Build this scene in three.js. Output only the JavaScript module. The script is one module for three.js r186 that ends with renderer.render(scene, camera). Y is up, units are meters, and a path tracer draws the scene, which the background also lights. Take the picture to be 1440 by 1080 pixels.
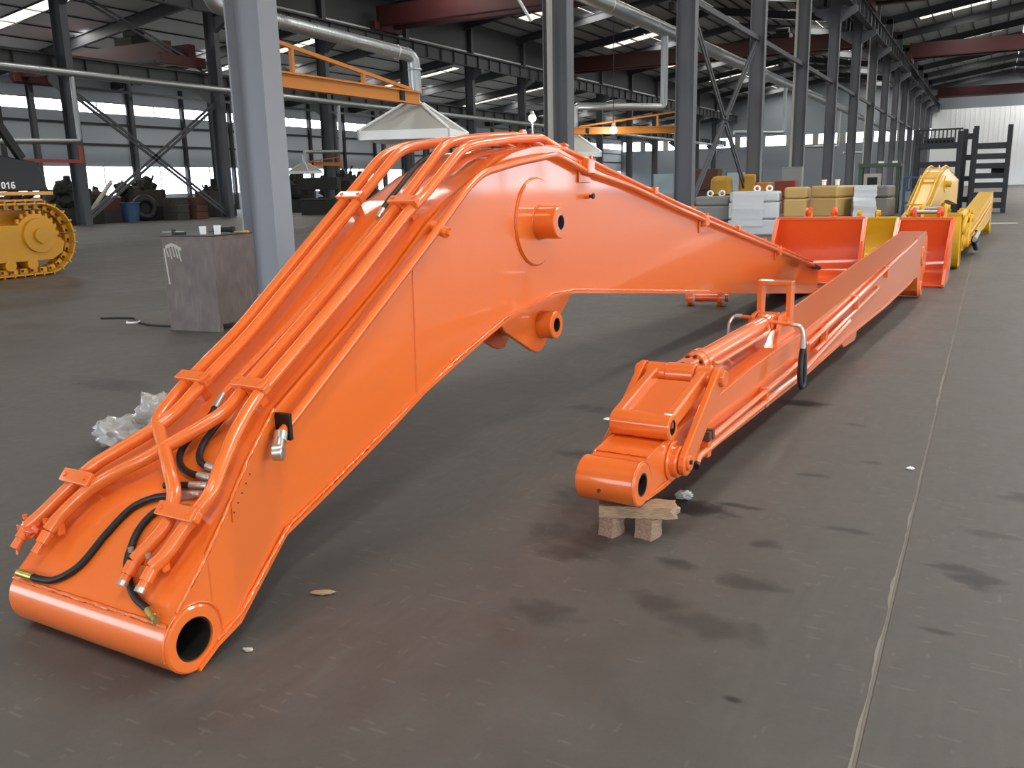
import * as THREE from 'three';
import { RoundedBoxGeometry } from 'three/addons/geometries/RoundedBoxGeometry.js';
import { mergeGeometries, mergeVertices, toCreasedNormals } from 'three/addons/utils/BufferGeometryUtils.js';
import { RectAreaLightUniformsLib } from 'three/addons/lights/RectAreaLightUniformsLib.js';
import { FontLoader } from 'three/addons/loaders/FontLoader.js';
import { TextGeometry } from 'three/addons/geometries/TextGeometry.js';
import { createNoise2D, createNoise3D } from 'simplex-noise';

// ---------------------------------------------------------------- camera, sky, light, exposure
const scene = new THREE.Scene();
const camera = new THREE.PerspectiveCamera(47.405, 1440 / 1080, 0.1, 600);
const EYE = new THREE.Vector3(0, 1.5, 0);
camera.position.copy(EYE);
{ // pitch 12.7 degrees down, roll 1.34 degrees, hall axis (-z) 28.3 degrees right of the view
  const up = new THREE.Vector3(-0.02281338, 0.97527757, 0.21980268), fw = new THREE.Vector3(675, 293, -1230).normalize();
  fw.addScaledVector(up, -fw.dot(up)).normalize();
  const rt = fw.clone().cross(up), m = new THREE.Matrix4().makeBasis(rt, up, fw.clone().negate()).transpose();
  camera.quaternion.setFromRotationMatrix(m);
}
const renderer = new THREE.WebGLRenderer({ antialias: true });
renderer.toneMapping = THREE.LinearToneMapping;
renderer.toneMappingExposure = 1.26;
renderer.shadowMap.enabled = true;
scene.background = new THREE.Color().setRGB(4.4, 4.8, 5.3);   // flat white overcast outside the windows
RectAreaLightUniformsLib.init();
const ROOF_LIGHT = 13, ROOF_GLOW = 1.15;

// ---------------------------------------------------------------- helpers
let seed = 12345;
const rnd = (a = 0, b = 1) => { seed = (seed * 1664525 + 1013904223) >>> 0; return a + (b - a) * seed / 4294967296; };
const n2 = createNoise2D(() => rnd()), n3 = createNoise3D(() => rnd());
const V = (x, y, z) => new THREE.Vector3(x, y, z);
const used = {};
const numbered = (name) => { const n = used[name] = (used[name] ?? -1) + 1; return n ? `${name}_${String(n).padStart(3, '0')}` : name; };
function tag(o, label, category, group, kind) {
  o.userData.label = label; if (category) o.userData.category = category;
  if (group) o.userData.group = group; if (kind) o.userData.kind = kind;
  return o;
}
function thing(name, label, category, pos = [0, 0, 0], turn = 0, group, kind) {
  const o = new THREE.Group(); o.name = numbered(name); scene.add(o);
  o.position.set(...pos); o.rotation.y = turn;
  return tag(o, label, category, group, kind);
}
const clean = (g) => {
  g = g.index ? g.toNonIndexed() : g;
  if (!g.attributes.normal) g.computeVertexNormals();
  if (!g.attributes.uv) g.setAttribute('uv', new THREE.BufferAttribute(new Float32Array(g.attributes.position.count * 2), 2));
  for (const k of Object.keys(g.attributes)) if (!['position', 'normal', 'uv'].includes(k)) g.deleteAttribute(k);
  g.morphAttributes = {}; g.groups = [];
  return g;
};
const merge = (l) => l.length === 1 ? l[0] : mergeGeometries(l.map(clean));
function part(name, geo, mat, parent, label) {
  const m = new THREE.Mesh(Array.isArray(geo) ? merge(geo) : geo, mat);
  m.name = name; m.castShadow = m.receiveShadow = true; (parent ?? scene).add(m);
  if (!parent) m.name = numbered(name);
  if (label) m.userData.label = label;
  return m;
}
const single = (name, geo, mat, label, category, group, kind) => tag(part(name, geo, mat), label, category, group, kind);
const copy = (o, pos, turn, label) => { const c = o.clone(); c.name = numbered(o.name.replace(/_\d{3}$/, '')); scene.add(c); if (pos) c.position.set(...pos); if (turn !== undefined) c.rotation.y = turn; if (label) c.userData.label = label; return c; };
const box = (w, h, d, x = 0, y = 0, z = 0, r = 0) => (r ? new RoundedBoxGeometry(w, h, d, 2, r) : new THREE.BoxGeometry(w, h, d)).translate(x, y, z);
function orient(g, p, q) { // a geometry along +y of unit height centred at 0, laid from p to q
  const d = q.clone().sub(p), m = new THREE.Matrix4().compose(p.clone().add(q).multiplyScalar(0.5), new THREE.Quaternion().setFromUnitVectors(V(0, 1, 0), d.clone().normalize()), V(1, 1, 1));
  return g.applyMatrix4(m);
}
const rod = (p, q, r, seg = 12, r2 = r) => orient(new THREE.CylinderGeometry(r2, r, p.distanceTo(q), seg), p, q);
function bar(p, q, w, h, up = V(0, 1, 0), round = 0) { // rectangular bar; h along up
  const d = q.clone().sub(p), L = d.length(), z = d.normalize(), x = up.clone().cross(z).normalize(), y = z.clone().cross(x);
  return box(w, h, L, 0, 0, 0, round).applyMatrix4(new THREE.Matrix4().makeBasis(x, y, z).setPosition(p.clone().add(q).multiplyScalar(0.5)));
}
function ibeam(p, q, w, h, t = 0.03) { // I section between p and q, flanges horizontal
  const o = h / 2 - t / 2;
  return merge([bar(p.clone().add(V(0, o, 0)), q.clone().add(V(0, o, 0)), w, t), bar(p.clone().add(V(0, -o, 0)), q.clone().add(V(0, -o, 0)), w, t), bar(p, q, t, h - 2 * t)]);
}
function path(pts, bend) { // straight runs joined by rounded bends
  const c = new THREE.CurvePath(); let at = pts[0];
  for (let i = 1; i < pts.length - 1; i++) {
    const a = pts[i - 1], b = pts[i], e = pts[i + 1], r = Math.min(bend, a.distanceTo(b) * 0.48, b.distanceTo(e) * 0.48);
    const s = b.clone().lerp(a, r / a.distanceTo(b)), f = b.clone().lerp(e, r / b.distanceTo(e));
    if (at.distanceTo(s) > 1e-5) c.add(new THREE.LineCurve3(at, s));
    c.add(new THREE.QuadraticBezierCurve3(s, b, f)); at = f;
  }
  c.add(new THREE.LineCurve3(at, pts[pts.length - 1]));
  return c;
}
function capped(curve, r, n, seg) {
  const g = new THREE.TubeGeometry(curve, n, r, seg), l = [g];
  for (const [u, s] of [[0, -1], [1, 1]]) {
    const p = curve.getPointAt(u), t = curve.getTangentAt(u).multiplyScalar(s);
    l.push(new THREE.CircleGeometry(r, seg).applyQuaternion(new THREE.Quaternion().setFromUnitVectors(V(0, 0, 1), t)).translate(p.x, p.y, p.z));
  }
  return merge(l);
}
const pipe = (pts, r, bend = 0.08, n = 40, seg = 12) => capped(path(pts, bend), r, n, seg);
const hose = (pts, r, n = 48, seg = 10) => capped(new THREE.CatmullRomCurve3(pts, false, 'centripetal'), r, n, seg);
const turned = (pts, seg = 32, axis = 'x') => {
  const g = toCreasedNormals(new THREE.LatheGeometry(pts.map((p) => new THREE.Vector2(...p)), seg), 0.6);
  return axis === 'x' ? g.rotateZ(-Math.PI / 2) : axis === 'z' ? g.rotateX(Math.PI / 2) : g;
};
const hub = (ro, ri, h, seg = 40, c = 0.006) => turned([[ri, -h], [ro - c, -h], [ro, -h + c], [ro, h - c], [ro - c, h], [ri, h], [ri, -h]], seg);
const disc = (r, h, seg = 32, c = 0.004) => turned([[0, -h], [r - c, -h], [r, -h + c], [r, h - c], [r - c, h], [0, h]], seg);
// plate with an outline in the (length, height) plane, laid across u
function plate(pts, thick, u, bevel = 0.004, holes = []) {
  const s = new THREE.Shape(pts.map((p) => new THREE.Vector2(...p)));
  for (const [x, y, r] of holes) s.holes.push(new THREE.Path().absarc(x, y, r, 0, Math.PI * 2, true));
  return new THREE.ExtrudeGeometry(s, { depth: thick - 2 * bevel, bevelEnabled: bevel > 0, bevelThickness: bevel, bevelSize: bevel, bevelOffset: -bevel, bevelSegments: 1, curveSegments: 16 }).translate(0, 0, u - thick / 2 + bevel).rotateY(Math.PI / 2);
}
const parts = (name, list, mat, parent, label) => list.map((g) => part(name, g, mat, parent, label));
// slab between two rails of points, thickened along the given offset (vector or function of station)
function slab(A, B, off) {
  const n = A.length, pos = [], ring = (i) => { const o = typeof off === 'function' ? off(i) : off; return [A[i], B[i], B[i].clone().add(o), A[i].clone().add(o)]; };
  const quad = (a, b, c, d) => { for (const p of [a, b, c, a, c, d]) pos.push(p.x, p.y, p.z); };
  for (let i = 0; i < n - 1; i++) { const r = ring(i), q = ring(i + 1); for (let k = 0; k < 4; k++) quad(r[k], r[(k + 1) % 4], q[(k + 1) % 4], q[k]); }
  const a = ring(0), b = ring(n - 1); quad(a[3], a[2], a[1], a[0]); quad(b[0], b[1], b[2], b[3]);
  const g = new THREE.BufferGeometry().setAttribute('position', new THREE.Float32BufferAttribute(pos, 3));
  return toCreasedNormals(mergeVertices(g), 0.5);
}
const lerpTable = (t, x) => { if (x <= t[0][0]) return t[0][1]; for (let i = 1; i < t.length; i++) if (x <= t[i][0]) { const [a, b] = t[i - 1], [c, d] = t[i]; return b + (d - b) * (x - a) / (c - a); } return t[t.length - 1][1]; };
function lumpy(r, detail, amp, freq, k = 0, squash = 1) { // crumpled or lumpy closed body
  const g = mergeVertices(new THREE.IcosahedronGeometry(r, detail).deleteAttribute('normal').deleteAttribute('uv')), p = g.attributes.position;
  for (let i = 0; i < p.count; i++) { const v = V(p.getX(i), p.getY(i), p.getZ(i)), s = 1 + amp * n3(v.x / r * freq + k, v.y / r * freq, v.z / r * freq) + amp * 0.5 * n3(v.x / r * freq * 2.3, v.y / r * freq * 2.3 + k, v.z / r * freq * 2.3); v.multiplyScalar(s); p.setXYZ(i, v.x, v.y * squash, v.z); }
  g.computeVertexNormals(); return g;
}
// ---------------------------------------------------------------- materials
const lin = (hex) => new THREE.Color(hex);
const std = (hex, rough, metal = 0, extra = {}) => new THREE.MeshStandardMaterial({ color: lin(hex), roughness: rough, metalness: metal, ...extra });
function texture(w, h, f, srgb = true) {
  const d = new Uint8Array(w * h * 4);
  for (let y = 0, i = 0; y < h; y++) for (let x = 0; x < w; x++, i += 4) { const c = f(x / w, y / h, x, y); d[i] = c[0]; d[i + 1] = c[1] ?? c[0]; d[i + 2] = c[2] ?? c[0]; d[i + 3] = 255; }
  const t = new THREE.DataTexture(d, w, h); t.wrapS = t.wrapT = THREE.RepeatWrapping; t.magFilter = THREE.LinearFilter; t.minFilter = THREE.LinearMipmapLinearFilter; t.generateMipmaps = true;
  if (srgb) t.colorSpace = THREE.SRGBColorSpace; t.needsUpdate = true; return t;
}
const paint = (hex, rough = 0.34, cc = 0.85) => new THREE.MeshPhysicalMaterial({ color: lin(hex), roughness: rough, clearcoat: cc, clearcoatRoughness: 0.06 });
const M = {
  orange: paint('#ec7127'), orangeDeep: paint('#ea5c1c', 0.3), yellow: paint('#e0ac10', 0.45, 0.25), yellowDozer: paint('#d6981a', 0.45, 0.3),
  rubber: std('#121214', 0.5), black: std('#0d0d0e', 0.45), steel: std('#b9b9b4', 0.28, 1), zinc: std('#c9c9c2', 0.35, 0.9), darkSteel: std('#35322f', 0.42, 0.5), brass: std('#c9b56a', 0.35, 0.9),
  column: std('#67696f', 0.5), columnNearLit: std('#92959c', 0.5), columnDark: std('#4a4d52', 0.55), beam: std('#3c3e42', 0.6), brace: std('#4a4c50', 0.6), crane: std('#45191a', 0.55), roof: std('#a3a5a2', 0.8), wallPanel: std('#c6ced6', 0.7), wallEnd: std('#eef1f4', 0.7),  // near column: the column grey made paler, daylight on its web painted in
  duct: std('#aeb2b2', 0.34, 0.85), ductWhite: std('#d4d8d6', 0.4, 0.3), hoodSkin: std('#a5a59e', 0.6), white: std('#f6f7f5', 0.6), jib: std('#c67a1c', 0.45), redPipe: std('#a8453a', 0.5),
  wallFar: std('#7d848b', 0.7), roofLight: std('#d9dcdc', 0.75), mortar: std('#857f77', 0.9), tan: std('#c9a667', 0.6), grayPaint: std('#8a8c88', 0.55), film: new THREE.MeshPhysicalMaterial({ color: lin('#dcd9d6'), roughness: 0.25, transmission: 0.55, thickness: 0, clearcoat: 0.6 }),
  filmWhite: new THREE.MeshPhysicalMaterial({ color: lin('#eceff2'), roughness: 0.18, transmission: 0.25, thickness: 0, clearcoat: 0.6 }), silver: std('#d3d7da', 0.32, 0.2), scrap: std('#3b3733', 0.8), scrapDark: std('#24241f', 0.8), rust: std('#5a3a30', 0.8), blue: std('#2d4d74', 0.5), green: std('#4a5a4a', 0.6), redBox: std('#8a3a26', 0.6), rack: std('#23262c', 0.55), pale: std('#b9b7ac', 0.6), amber: std('#b98a24', 0.55),
};
M.glow = new THREE.MeshStandardMaterial({ color: 0x888888, emissive: new THREE.Color(1, 0.93, 0.78), emissiveIntensity: ROOF_GLOW });
M.glass = new THREE.MeshPhysicalMaterial({ color: 0xffffff, roughness: 0.02, transmission: 1, thickness: 0, ior: 1.45 });
// concrete: one 16 m tile for the hall, and the same tile with the oil stains near the camera
const FT = 2048, TILE = 16;
const wrap = (f, u, v, k) => { // tileable noise on a torus-like blend
  const a = n2(u * f + k, v * f), b = n2((u - 1) * f + k, v * f), c = n2(u * f + k, (v - 1) * f), d = n2((u - 1) * f + k, (v - 1) * f);
  const s = (t) => t * t * (3 - 2 * t), wu = s(u), wv = s(v); return (a * (1 - wu) + b * wu) * (1 - wv) + (c * (1 - wu) + d * wu) * wv;
};
const base = new Float32Array(FT * FT);
{
  const small = 512, lo = new Float32Array(small * small);
  for (let y = 0; y < small; y++) for (let x = 0; x < small; x++) { const u = x / small, v = y / small; lo[y * small + x] = 0.42 * wrap(5, u, v, 3) + 0.4 * wrap(14, u, v, 40) + 0.42 * wrap(40, u, v, 80) + 0.3 * wrap(110, u, v, 120); }
  for (let y = 0; y < FT; y++) for (let x = 0; x < FT; x++) {
    const fx = x / 4, fy = y / 4, x0 = fx | 0, y0 = fy | 0, x1 = (x0 + 1) % small, y1 = (y0 + 1) % small, a = fx - x0, b = fy - y0;
    const l = (lo[y0 * small + x0] * (1 - a) + lo[y0 * small + x1] * a) * (1 - b) + (lo[y1 * small + x0] * (1 - a) + lo[y1 * small + x1] * a) * b;
    base[y * FT + x] = l + 0.35 * (rnd() - 0.5) + 0.25 * n2(x * 0.13, y * 0.021) * (n2(x * 0.004, y * 0.004) > 0.2 ? 1 : 0.25);
  }
}
const floorColor = (k, dark = 0) => { const b = (80 + 12 * k) * (1 - dark); return [Math.max(12, b), Math.max(11, b * 0.965 - 1), Math.max(10, b * 0.915 - 1)]; };
const stains = [[-1.01, -6.09, 0.19, 0.085, 0.9, 1], [-0.62, -5.65, 0.08, 0.04, 0.5, 2], [-1.15, -3.84, 0.24, 0.1, 0.85, 3], [-0.93, -3.95, 0.1, 0.03, 0.6, 3.3], [0.07, -3.54, 0.1, 0.09, 0.5, 4], [0.0, -3.62, 0.1, 0.05, 0.45, 4.4], [-0.72, -3.55, 0.07, 0.05, 0.45, 5], [-1.5, -3.3, 0.2, 0.12, 0.32, 6], [-1.62, -3.75, 0.2, 0.2, 0.3, 7], [-0.45, -4.9, 0.06, 0.03, 0.35, 8], [-0.7, -4.55, 0.09, 0.035, 0.4, 9], [-0.42, -3.85, 0.12, 0.03, 0.35, 10], [-1.0, -3.2, 0.09, 0.05, 0.4, 11], [-0.7, -3.15, 0.14, 0.06, 0.35, 12], [-1.9, -4.4, 0.2, 0.08, 0.35, 13], [-0.95, -2.85, 0.12, 0.08, 0.3, 14], [-0.72, -2.75, 0.2, 0.1, 0.25, 15], [0.25, -4.6, 0.1, 0.08, 0.3, 16], [-0.05, -3.05, 0.06, 0.02, 0.4, 17], [-2.2, -5.4, 0.3, 0.12, 0.28, 18], [-1.3, -2.6, 0.15, 0.1, 0.25, 19], [0.1, -4.05, 0.12, 0.05, 0.25, 20], [-0.55, -2.35, 0.03, 0.015, 0.7, 21], [-4.6, -5.2, 0.4, 0.12, 0.3, 22], [-6.2, -4.6, 0.5, 0.2, 0.25, 23], [-8.0, -9.5, 1.3, 0.35, 0.3, 24], [0.18, -2.35, 0.03, 0.015, 0.6, 25], [-1.45, -3.1, 0.12, 0.08, 0.35, 26]];
const NX0 = -12, NZ0 = -14;
const patchDark = (x, z) => { let d = 0; for (const [sx, sz, rx, rz, k, s] of stains) { if (Math.abs(x - sx) > rx * 1.6 || Math.abs(z - sz) > rz * 1.6) continue; const q = Math.hypot((x - sx) / rx, (z - sz) / rz) + 0.3 * n2(x * 7 + s * 7, z * 10) + 0.12 * n2(x * 34 + s, z * 34); d = Math.max(d, k * Math.min(1, Math.max(0, (1.1 - q) * 1.6))); } return d; };
const floorTile = texture(FT / 2, FT / 2, (u, v, x, y) => { const i = (y * 2) * FT + x * 2; return floorColor((base[i] + base[i + 1] + base[i + FT] + base[i + FT + 1]) / 4); });
const nearTile = texture(FT, FT, (u, v, x, y) => { const wx = NX0 + u * TILE, wz = NZ0 + v * TILE, k = base[y * FT + x];
  const scratch = (n2(wx * 3, wz * 90) > 0.86 || n2(wx * 70 + 9, wz * 4) > 0.9) ? 1.3 : 0; return floorColor(k + scratch, patchDark(wx, wz)); });
const floorRough = texture(512, 512, (u, v, x, y) => [150 + 40 * base[(y * 4) * FT + x * 4]], false);
M.floorFar = new THREE.MeshStandardMaterial({ map: floorTile, roughnessMap: floorRough, roughness: 0.92 });
M.floorNear = new THREE.MeshStandardMaterial({ map: nearTile, roughnessMap: floorRough, roughness: 0.92 });
const cabTex = texture(256, 256, (u, v) => { const k = 0.5 * n2(u * 3, v * 3) + 0.35 * n2(u * 9 + 5, v * 5) + 0.2 * n2(u * 40, v * 40), drip = n2(u * 22, v * 1.5 + 8) > 0.72 ? 12 : 0; return [112 + 12 * k + drip, 102 + 11 * k + drip, 98 + 11 * k + drip]; });
M.cabinet = new THREE.MeshStandardMaterial({ map: cabTex, roughness: 0.62, metalness: 0.15 });
const woodTex = texture(256, 256, (u, v) => { const g = n2(u * 2.2, v * 26) + 0.5 * n2(u * 5, v * 70), s = n2(u * 6 + 20, v * 6); return [158 + 22 * g + 14 * s, 132 + 20 * g + 13 * s, 104 + 17 * g + 12 * s]; });
M.wood = new THREE.MeshStandardMaterial({ map: woodTex, roughness: 0.85 });
const woodDark = texture(256, 256, (u, v) => { const g = n2(u * 2.2 + 7, v * 20) + 0.5 * n2(u * 5, v * 60 + 3), s = n2(u * 4 + 2, v * 5); return [150 + 9 * g + 14 * s, 124 + 8 * g + 13 * s, 104 + 7 * g + 11 * s]; });
M.woodDark = new THREE.MeshStandardMaterial({ map: woodDark, roughness: 0.88 });
// ---------------------------------------------------------------- the hall: floor, walls, roof, windows
const ZB = 15, ZE = -165, XL = -64, XR = 13, XM = 1.8, XA = -9.4, XB = -42.5;
const ord = ['first', 'second', 'third', 'fourth', 'fifth', 'sixth', 'seventh', 'eighth', 'ninth', 'tenth', 'eleventh', 'twelfth', 'thirteenth', 'fourteenth', 'fifteenth', 'sixteenth', 'seventeenth'];
const struct = (name, label) => { const o = thing(name, label, undefined, [0, 0, 0], 0, undefined, 'structure'); delete o.userData.category; return o; };
function worldUV(g) { const p = g.attributes.position, uv = g.attributes.uv; for (let i = 0; i < p.count; i++) uv.setXY(i, (p.getX(i) - NX0) / TILE, (p.getZ(i) - NZ0) / TILE); return g; }
{
  const fl = struct('floor', 'grey-brown concrete factory floor with oil stains and one long joint');
  const slabAt = (x0, x1, z0, z1, m) => part('floor_slab', worldUV(box(x1 - x0, 0.25, z1 - z0, (x0 + x1) / 2, -0.125, (z0 + z1) / 2)), m, fl);
  slabAt(-12, -0.197, -14, 2, M.floorNear); slabAt(-0.183, 4, -14, 2, M.floorNear);
  slabAt(XL, -12, ZE, ZB, M.floorFar); slabAt(4, XR, ZE, ZB, M.floorFar);
  slabAt(-12, -0.202, ZE, -14, M.floorFar); slabAt(-12, -0.202, 2, ZB, M.floorFar);
  slabAt(-0.178, 4, ZE, -14, M.floorFar); slabAt(-0.178, 4, 2, ZB, M.floorFar);
  part('joint_filler', box(0.026, 0.2, ZB - ZE, -0.19, -0.108, (ZB + ZE) / 2), M.mortar, fl);
  const A = [], B = [];
  for (let z = 1.5; z > -26; z -= 0.05) { const w = 0.001 + 0.012 * Math.max(0, n2(z * 1.7, 5) + 0.35 * n2(z * 9, 8)); A.push(V(-0.197 - w - 0.003 * n2(z * 14, 3), 0.0012, z)); B.push(V(-0.195, 0.0012, z)); }
  part('joint_spill', slab(A, B, V(0, -0.003, 0)), M.mortar, fl);
}
// outside ground and a low bank so that the windows look out on something
single('ground_outside', box(900, 0.2, 900, 0, -0.36, 0), std('#8f8d86', 0.9), 'pale ground outside beyond the factory windows', undefined, undefined, 'structure');
// left wall: sheet bands with two rows of windows
{
  const w = struct('wall_left', 'pale blue-grey sheet wall with a low and a high band of windows');
  const band = (y0, y1, name = 'wall_sheet') => part(name, box(0.2, y1 - y0, ZB - ZE, XL, (y0 + y1) / 2, (ZB + ZE) / 2), M.wallPanel, w);
  band(0, 1.5, 'wall_base'); band(3.95, 8.0); band(8.95, 10.6);
  for (const y of [5.6, 7.2]) part('wall_girt', box(0.12, 0.18, ZB - ZE, XL + 0.18, y, (ZB + ZE) / 2), M.beam, w);
  const z0 = -24;
  let n = 0;
  for (let k = -6; k < 24; k++) {
    const z = z0 - 5.6 * k; if (z > ZB) continue; if (z < ZE + 5) break;
    part('wall_post', box(0.3, 10.4, 0.28, XL + 0.28, 5.2, z), M.beam, w);
    for (const [y0, y1, hi] of [[1.5, 3.95, 0], [8.0, 8.95, 1]]) {
      const wd = struct(`window_${++n}`, `${hi ? 'high' : 'low'} window in the left wall, number ${k + 7} from the near end`);
      const yc = (y0 + y1) / 2, zc = z - 2.8, L = 5.6;
      part('window_frame', [box(0.1, 0.07, L, XL, y0 + 0.035, zc), box(0.1, 0.07, L, XL, y1 - 0.035, zc), box(0.1, y1 - y0, 0.07, XL, yc, zc - L / 2), box(0.1, y1 - y0, 0.07, XL, yc, zc + L / 2)], M.grayPaint, wd);
      part('mullion', box(0.08, y1 - y0, 0.06, XL, yc, zc), M.grayPaint, wd);
      for (const s of [-1, 1]) part('pane', box(0.012, y1 - y0 - 0.1, L / 2 - 0.08, XL, yc, zc + s * L / 4), M.glass, wd);
    }
  }
}
{ // far end wall, white sheets under a gable; back and right walls close the hall
  const w = struct('wall_end', 'white sheet end wall far down the hall');
  for (let x = XA; x < XR; x += 2.8) part('wall_sheet', box(2.8, 12.2, 0.15, x + 1.4, 6.1, ZE + (Math.round(x * 10) % 2 ? 0.02 : 0)), M.wallEnd, w);
  for (let x = XA; x < XR; x += 0.7) part('wall_rib', box(0.06, 12.2, 0.08, x, 6.1, ZE + 0.1), M.wallEnd, w);
  for (const [y0, y1] of [[0, 7.6], [9.3, 12.2]]) part('wall_sheet', box(XA - XL, y1 - y0, 0.15, (XA + XL) / 2, (y0 + y1) / 2, ZE), M.wallFar, w);
  for (let x = XL, n = 600; x < XA - 1; x += 4.53) { const wd = struct(`window_${++n}`, `high window in the far end wall, number ${n - 600} from the left`); part('window_frame', [box(0.5, 1.7, 0.12, x + 0.25, 8.45, ZE), box(0.5, 1.7, 0.12, x + 4.28, 8.45, ZE)], M.grayPaint, wd); part('pane', box(3.5, 1.68, 0.012, x + 2.27, 8.45, ZE), M.glass, wd); }
  part('wall_gable', box(XR - XL, 7.5, 0.2, (XL + XR) / 2, 15.9, ZE - 0.1), M.wallFar, w);
  const wb = struct('wall_back', 'grey sheet wall behind the camera with added open doorways');
  for (const [x0, x1, y0, y1] of [[XL, -33, 0, 20], [-8, -1.5, 0, 20], [4.5, XR, 0, 20], [-1.5, 4.5, 5, 20], [-33, -8, 7, 20]]) part('wall_sheet', box(x1 - x0, y1 - y0, 0.25, (x0 + x1) / 2, (y0 + y1) / 2, ZB), M.wallPanel, wb);
  const db = struct('door_1', 'added wide open doorway in the wall behind the camera, for daylight');  // unseen doorway, placed to throw daylight on the near column
  part('door_frame', [box(25, 0.3, 0.4, -20.5, 7.0, ZB), box(0.3, 7, 0.4, -33, 3.5, ZB), box(0.3, 7, 0.4, -8, 3.5, ZB)], M.grayPaint, db);
  const dc = struct('door_3', 'added smaller open doorway right behind the camera, for front light');  // unseen opening, added to light the front of the arm tip
  part('door_frame', [box(6, 0.3, 0.4, 1.5, 5, ZB), box(0.3, 5, 0.4, -1.5, 2.5, ZB), box(0.3, 5, 0.4, 4.5, 2.5, ZB)], M.grayPaint, dc);
  const wr = struct('wall_right', 'grey sheet wall with an added open doorway and windows on the right side of the hall');
  const D0 = 3, D1 = -15;
  for (const [z0, z1, y0, y1] of [[ZB, D0, 0, 1.2], [ZB, D0, 3.8, 17], [D0, D1, 4.4, 17], [D1, ZE, 0, 1.2], [D1, ZE, 3.8, 17]]) part('wall_sheet', box(0.25, y1 - y0, z0 - z1, XR, (y0 + y1) / 2, (z0 + z1) / 2), M.wallPanel, wr);
  const dr = struct('door_2', 'added wide open doorway in the right wall, to light the boom side');  // unseen doorway, set and sized for the light on the boom side
  part('door_frame', [box(0.4, 0.3, D0 - D1, XR, 4.4, (D0 + D1) / 2), box(0.4, 4.4, 0.3, XR, 2.2, D0), box(0.4, 4.4, 0.3, XR, 2.2, D1)], M.grayPaint, dr);
  let m = 400;
  for (const [z0, z1] of [[ZB, D0], [D1, ZE]]) for (let z = z0; z > z1 + 1; z -= 10) {
    const wd = struct(`window_${++m}`, `window in the right wall, number ${m - 400} from the near end`), L = Math.min(10, z - z1);
    part('window_frame', box(0.25, 2.6, 1, XR, 2.5, z - 0.5), M.grayPaint, wd);
    const w = (L - 1) / 3;
    for (const k of [0, 1, 2]) { part('mullion', box(0.12, 2.6, 0.12, XR, 2.5, z - 1 - w * k), M.grayPaint, wd); part('pane', box(0.012, 2.6, w - 0.12, XR, 2.5, z - 1 - w * (k + 0.5)), M.glass, wd); }
  }
}
// roof: three slopes pairs with rafters, purlins and glowing rooflights
const FRAMES = []; for (let k = -2; k < 16; k++) FRAMES.push(-9.9 - 10.2 * k);
{
  const slopes = [[XL, 10.4, XB, 13.2], [XB, 15.8, -26, 18.4], [-26, 18.4, XA, 15.8], [XA, 15.8, XM, 17.6], [XM, 17.6, XR, 15.8]];
  const roof = struct('ceiling', 'sheet metal factory roof with dark rafters and narrow rooflights');
  let n = 0;
  slopes.forEach(([x0, y0, x1, y1], si) => {
    const dx = x1 - x0, dy = y1 - y0, L = Math.hypot(dx, dy), a = Math.atan2(dy, dx), mx = (x0 + x1) / 2, my = (y0 + y1) / 2;
    part('roof_sheet', box(L, 0.12, ZB - ZE, 0, 0.25, 0).rotateZ(a).translate(mx, my, (ZB + ZE) / 2), si ? M.roof : M.roofLight, roof);
    const pn = Math.round(L / (si ? 1.6 : 2.8)), pl = [];
    for (let i = 1; i < pn; i++) pl.push(box(0.09, si ? 0.16 : 0.07, ZB - ZE, -L / 2 + L * i / pn, si ? 0.1 : 0.15, 0).rotateZ(a).translate(mx, my, (ZB + ZE) / 2));
    part('purlins', pl, M.beam, roof).userData.kind = 'stuff';
    FRAMES.forEach((z, k) => {
      part('rafter', ibeam(V(x0, y0 - 0.3, z), V(x1, y1 - 0.3, z), 0.3, 0.7, 0.03), M.beam, roof);
      if (z - 5.1 < ZE || k % 2) return;
      const q = L * 0.62, sk = struct(`window_${200 + ++n}`, `glowing rooflight strip, number ${k + 1} down roof slope ${si + 1}`);
      const c = V(mx, my, z - 5.1);
      part('rooflight_pane', box(q, 0.03, si ? 2.2 : 1.2, 0, 0.16, 0).rotateZ(a).translate(c.x, c.y, c.z), M.glow, sk);
      part('rooflight_frame', [box(q + 0.1, 0.1, 0.06, 0, 0.14, si ? -1.13 : -0.63).rotateZ(a).translate(c.x, c.y, c.z), box(q + 0.1, 0.1, 0.06, 0, 0.14, si ? 1.13 : 0.63).rotateZ(a).translate(c.x, c.y, c.z)], M.beam, sk);
      const li = new THREE.RectAreaLight(new THREE.Color(1, 0.965, 0.9), si > 3 ? ROOF_LIGHT * 2.5 : si > 2 ? ROOF_LIGHT * 0.7 : si > 0 && z > -40 ? ROOF_LIGHT * 0.6 : ROOF_LIGHT, q, si ? 2.2 : 1.2);
      li.position.set(c.x, c.y, c.z).add(V(0, 0.1, 0)); li.lookAt(c.x + Math.sin(a) * 10, c.y - Math.cos(a) * 10, c.z);
      scene.add(li);
    });
  });
  // vertical sheet between the low left roof and the taller bay
  part('clerestory_sheet', box(0.12, 3.0, ZB - ZE, XB - 0.1, 14.6, (ZB + ZE) / 2), M.beam, roof);
}
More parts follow.
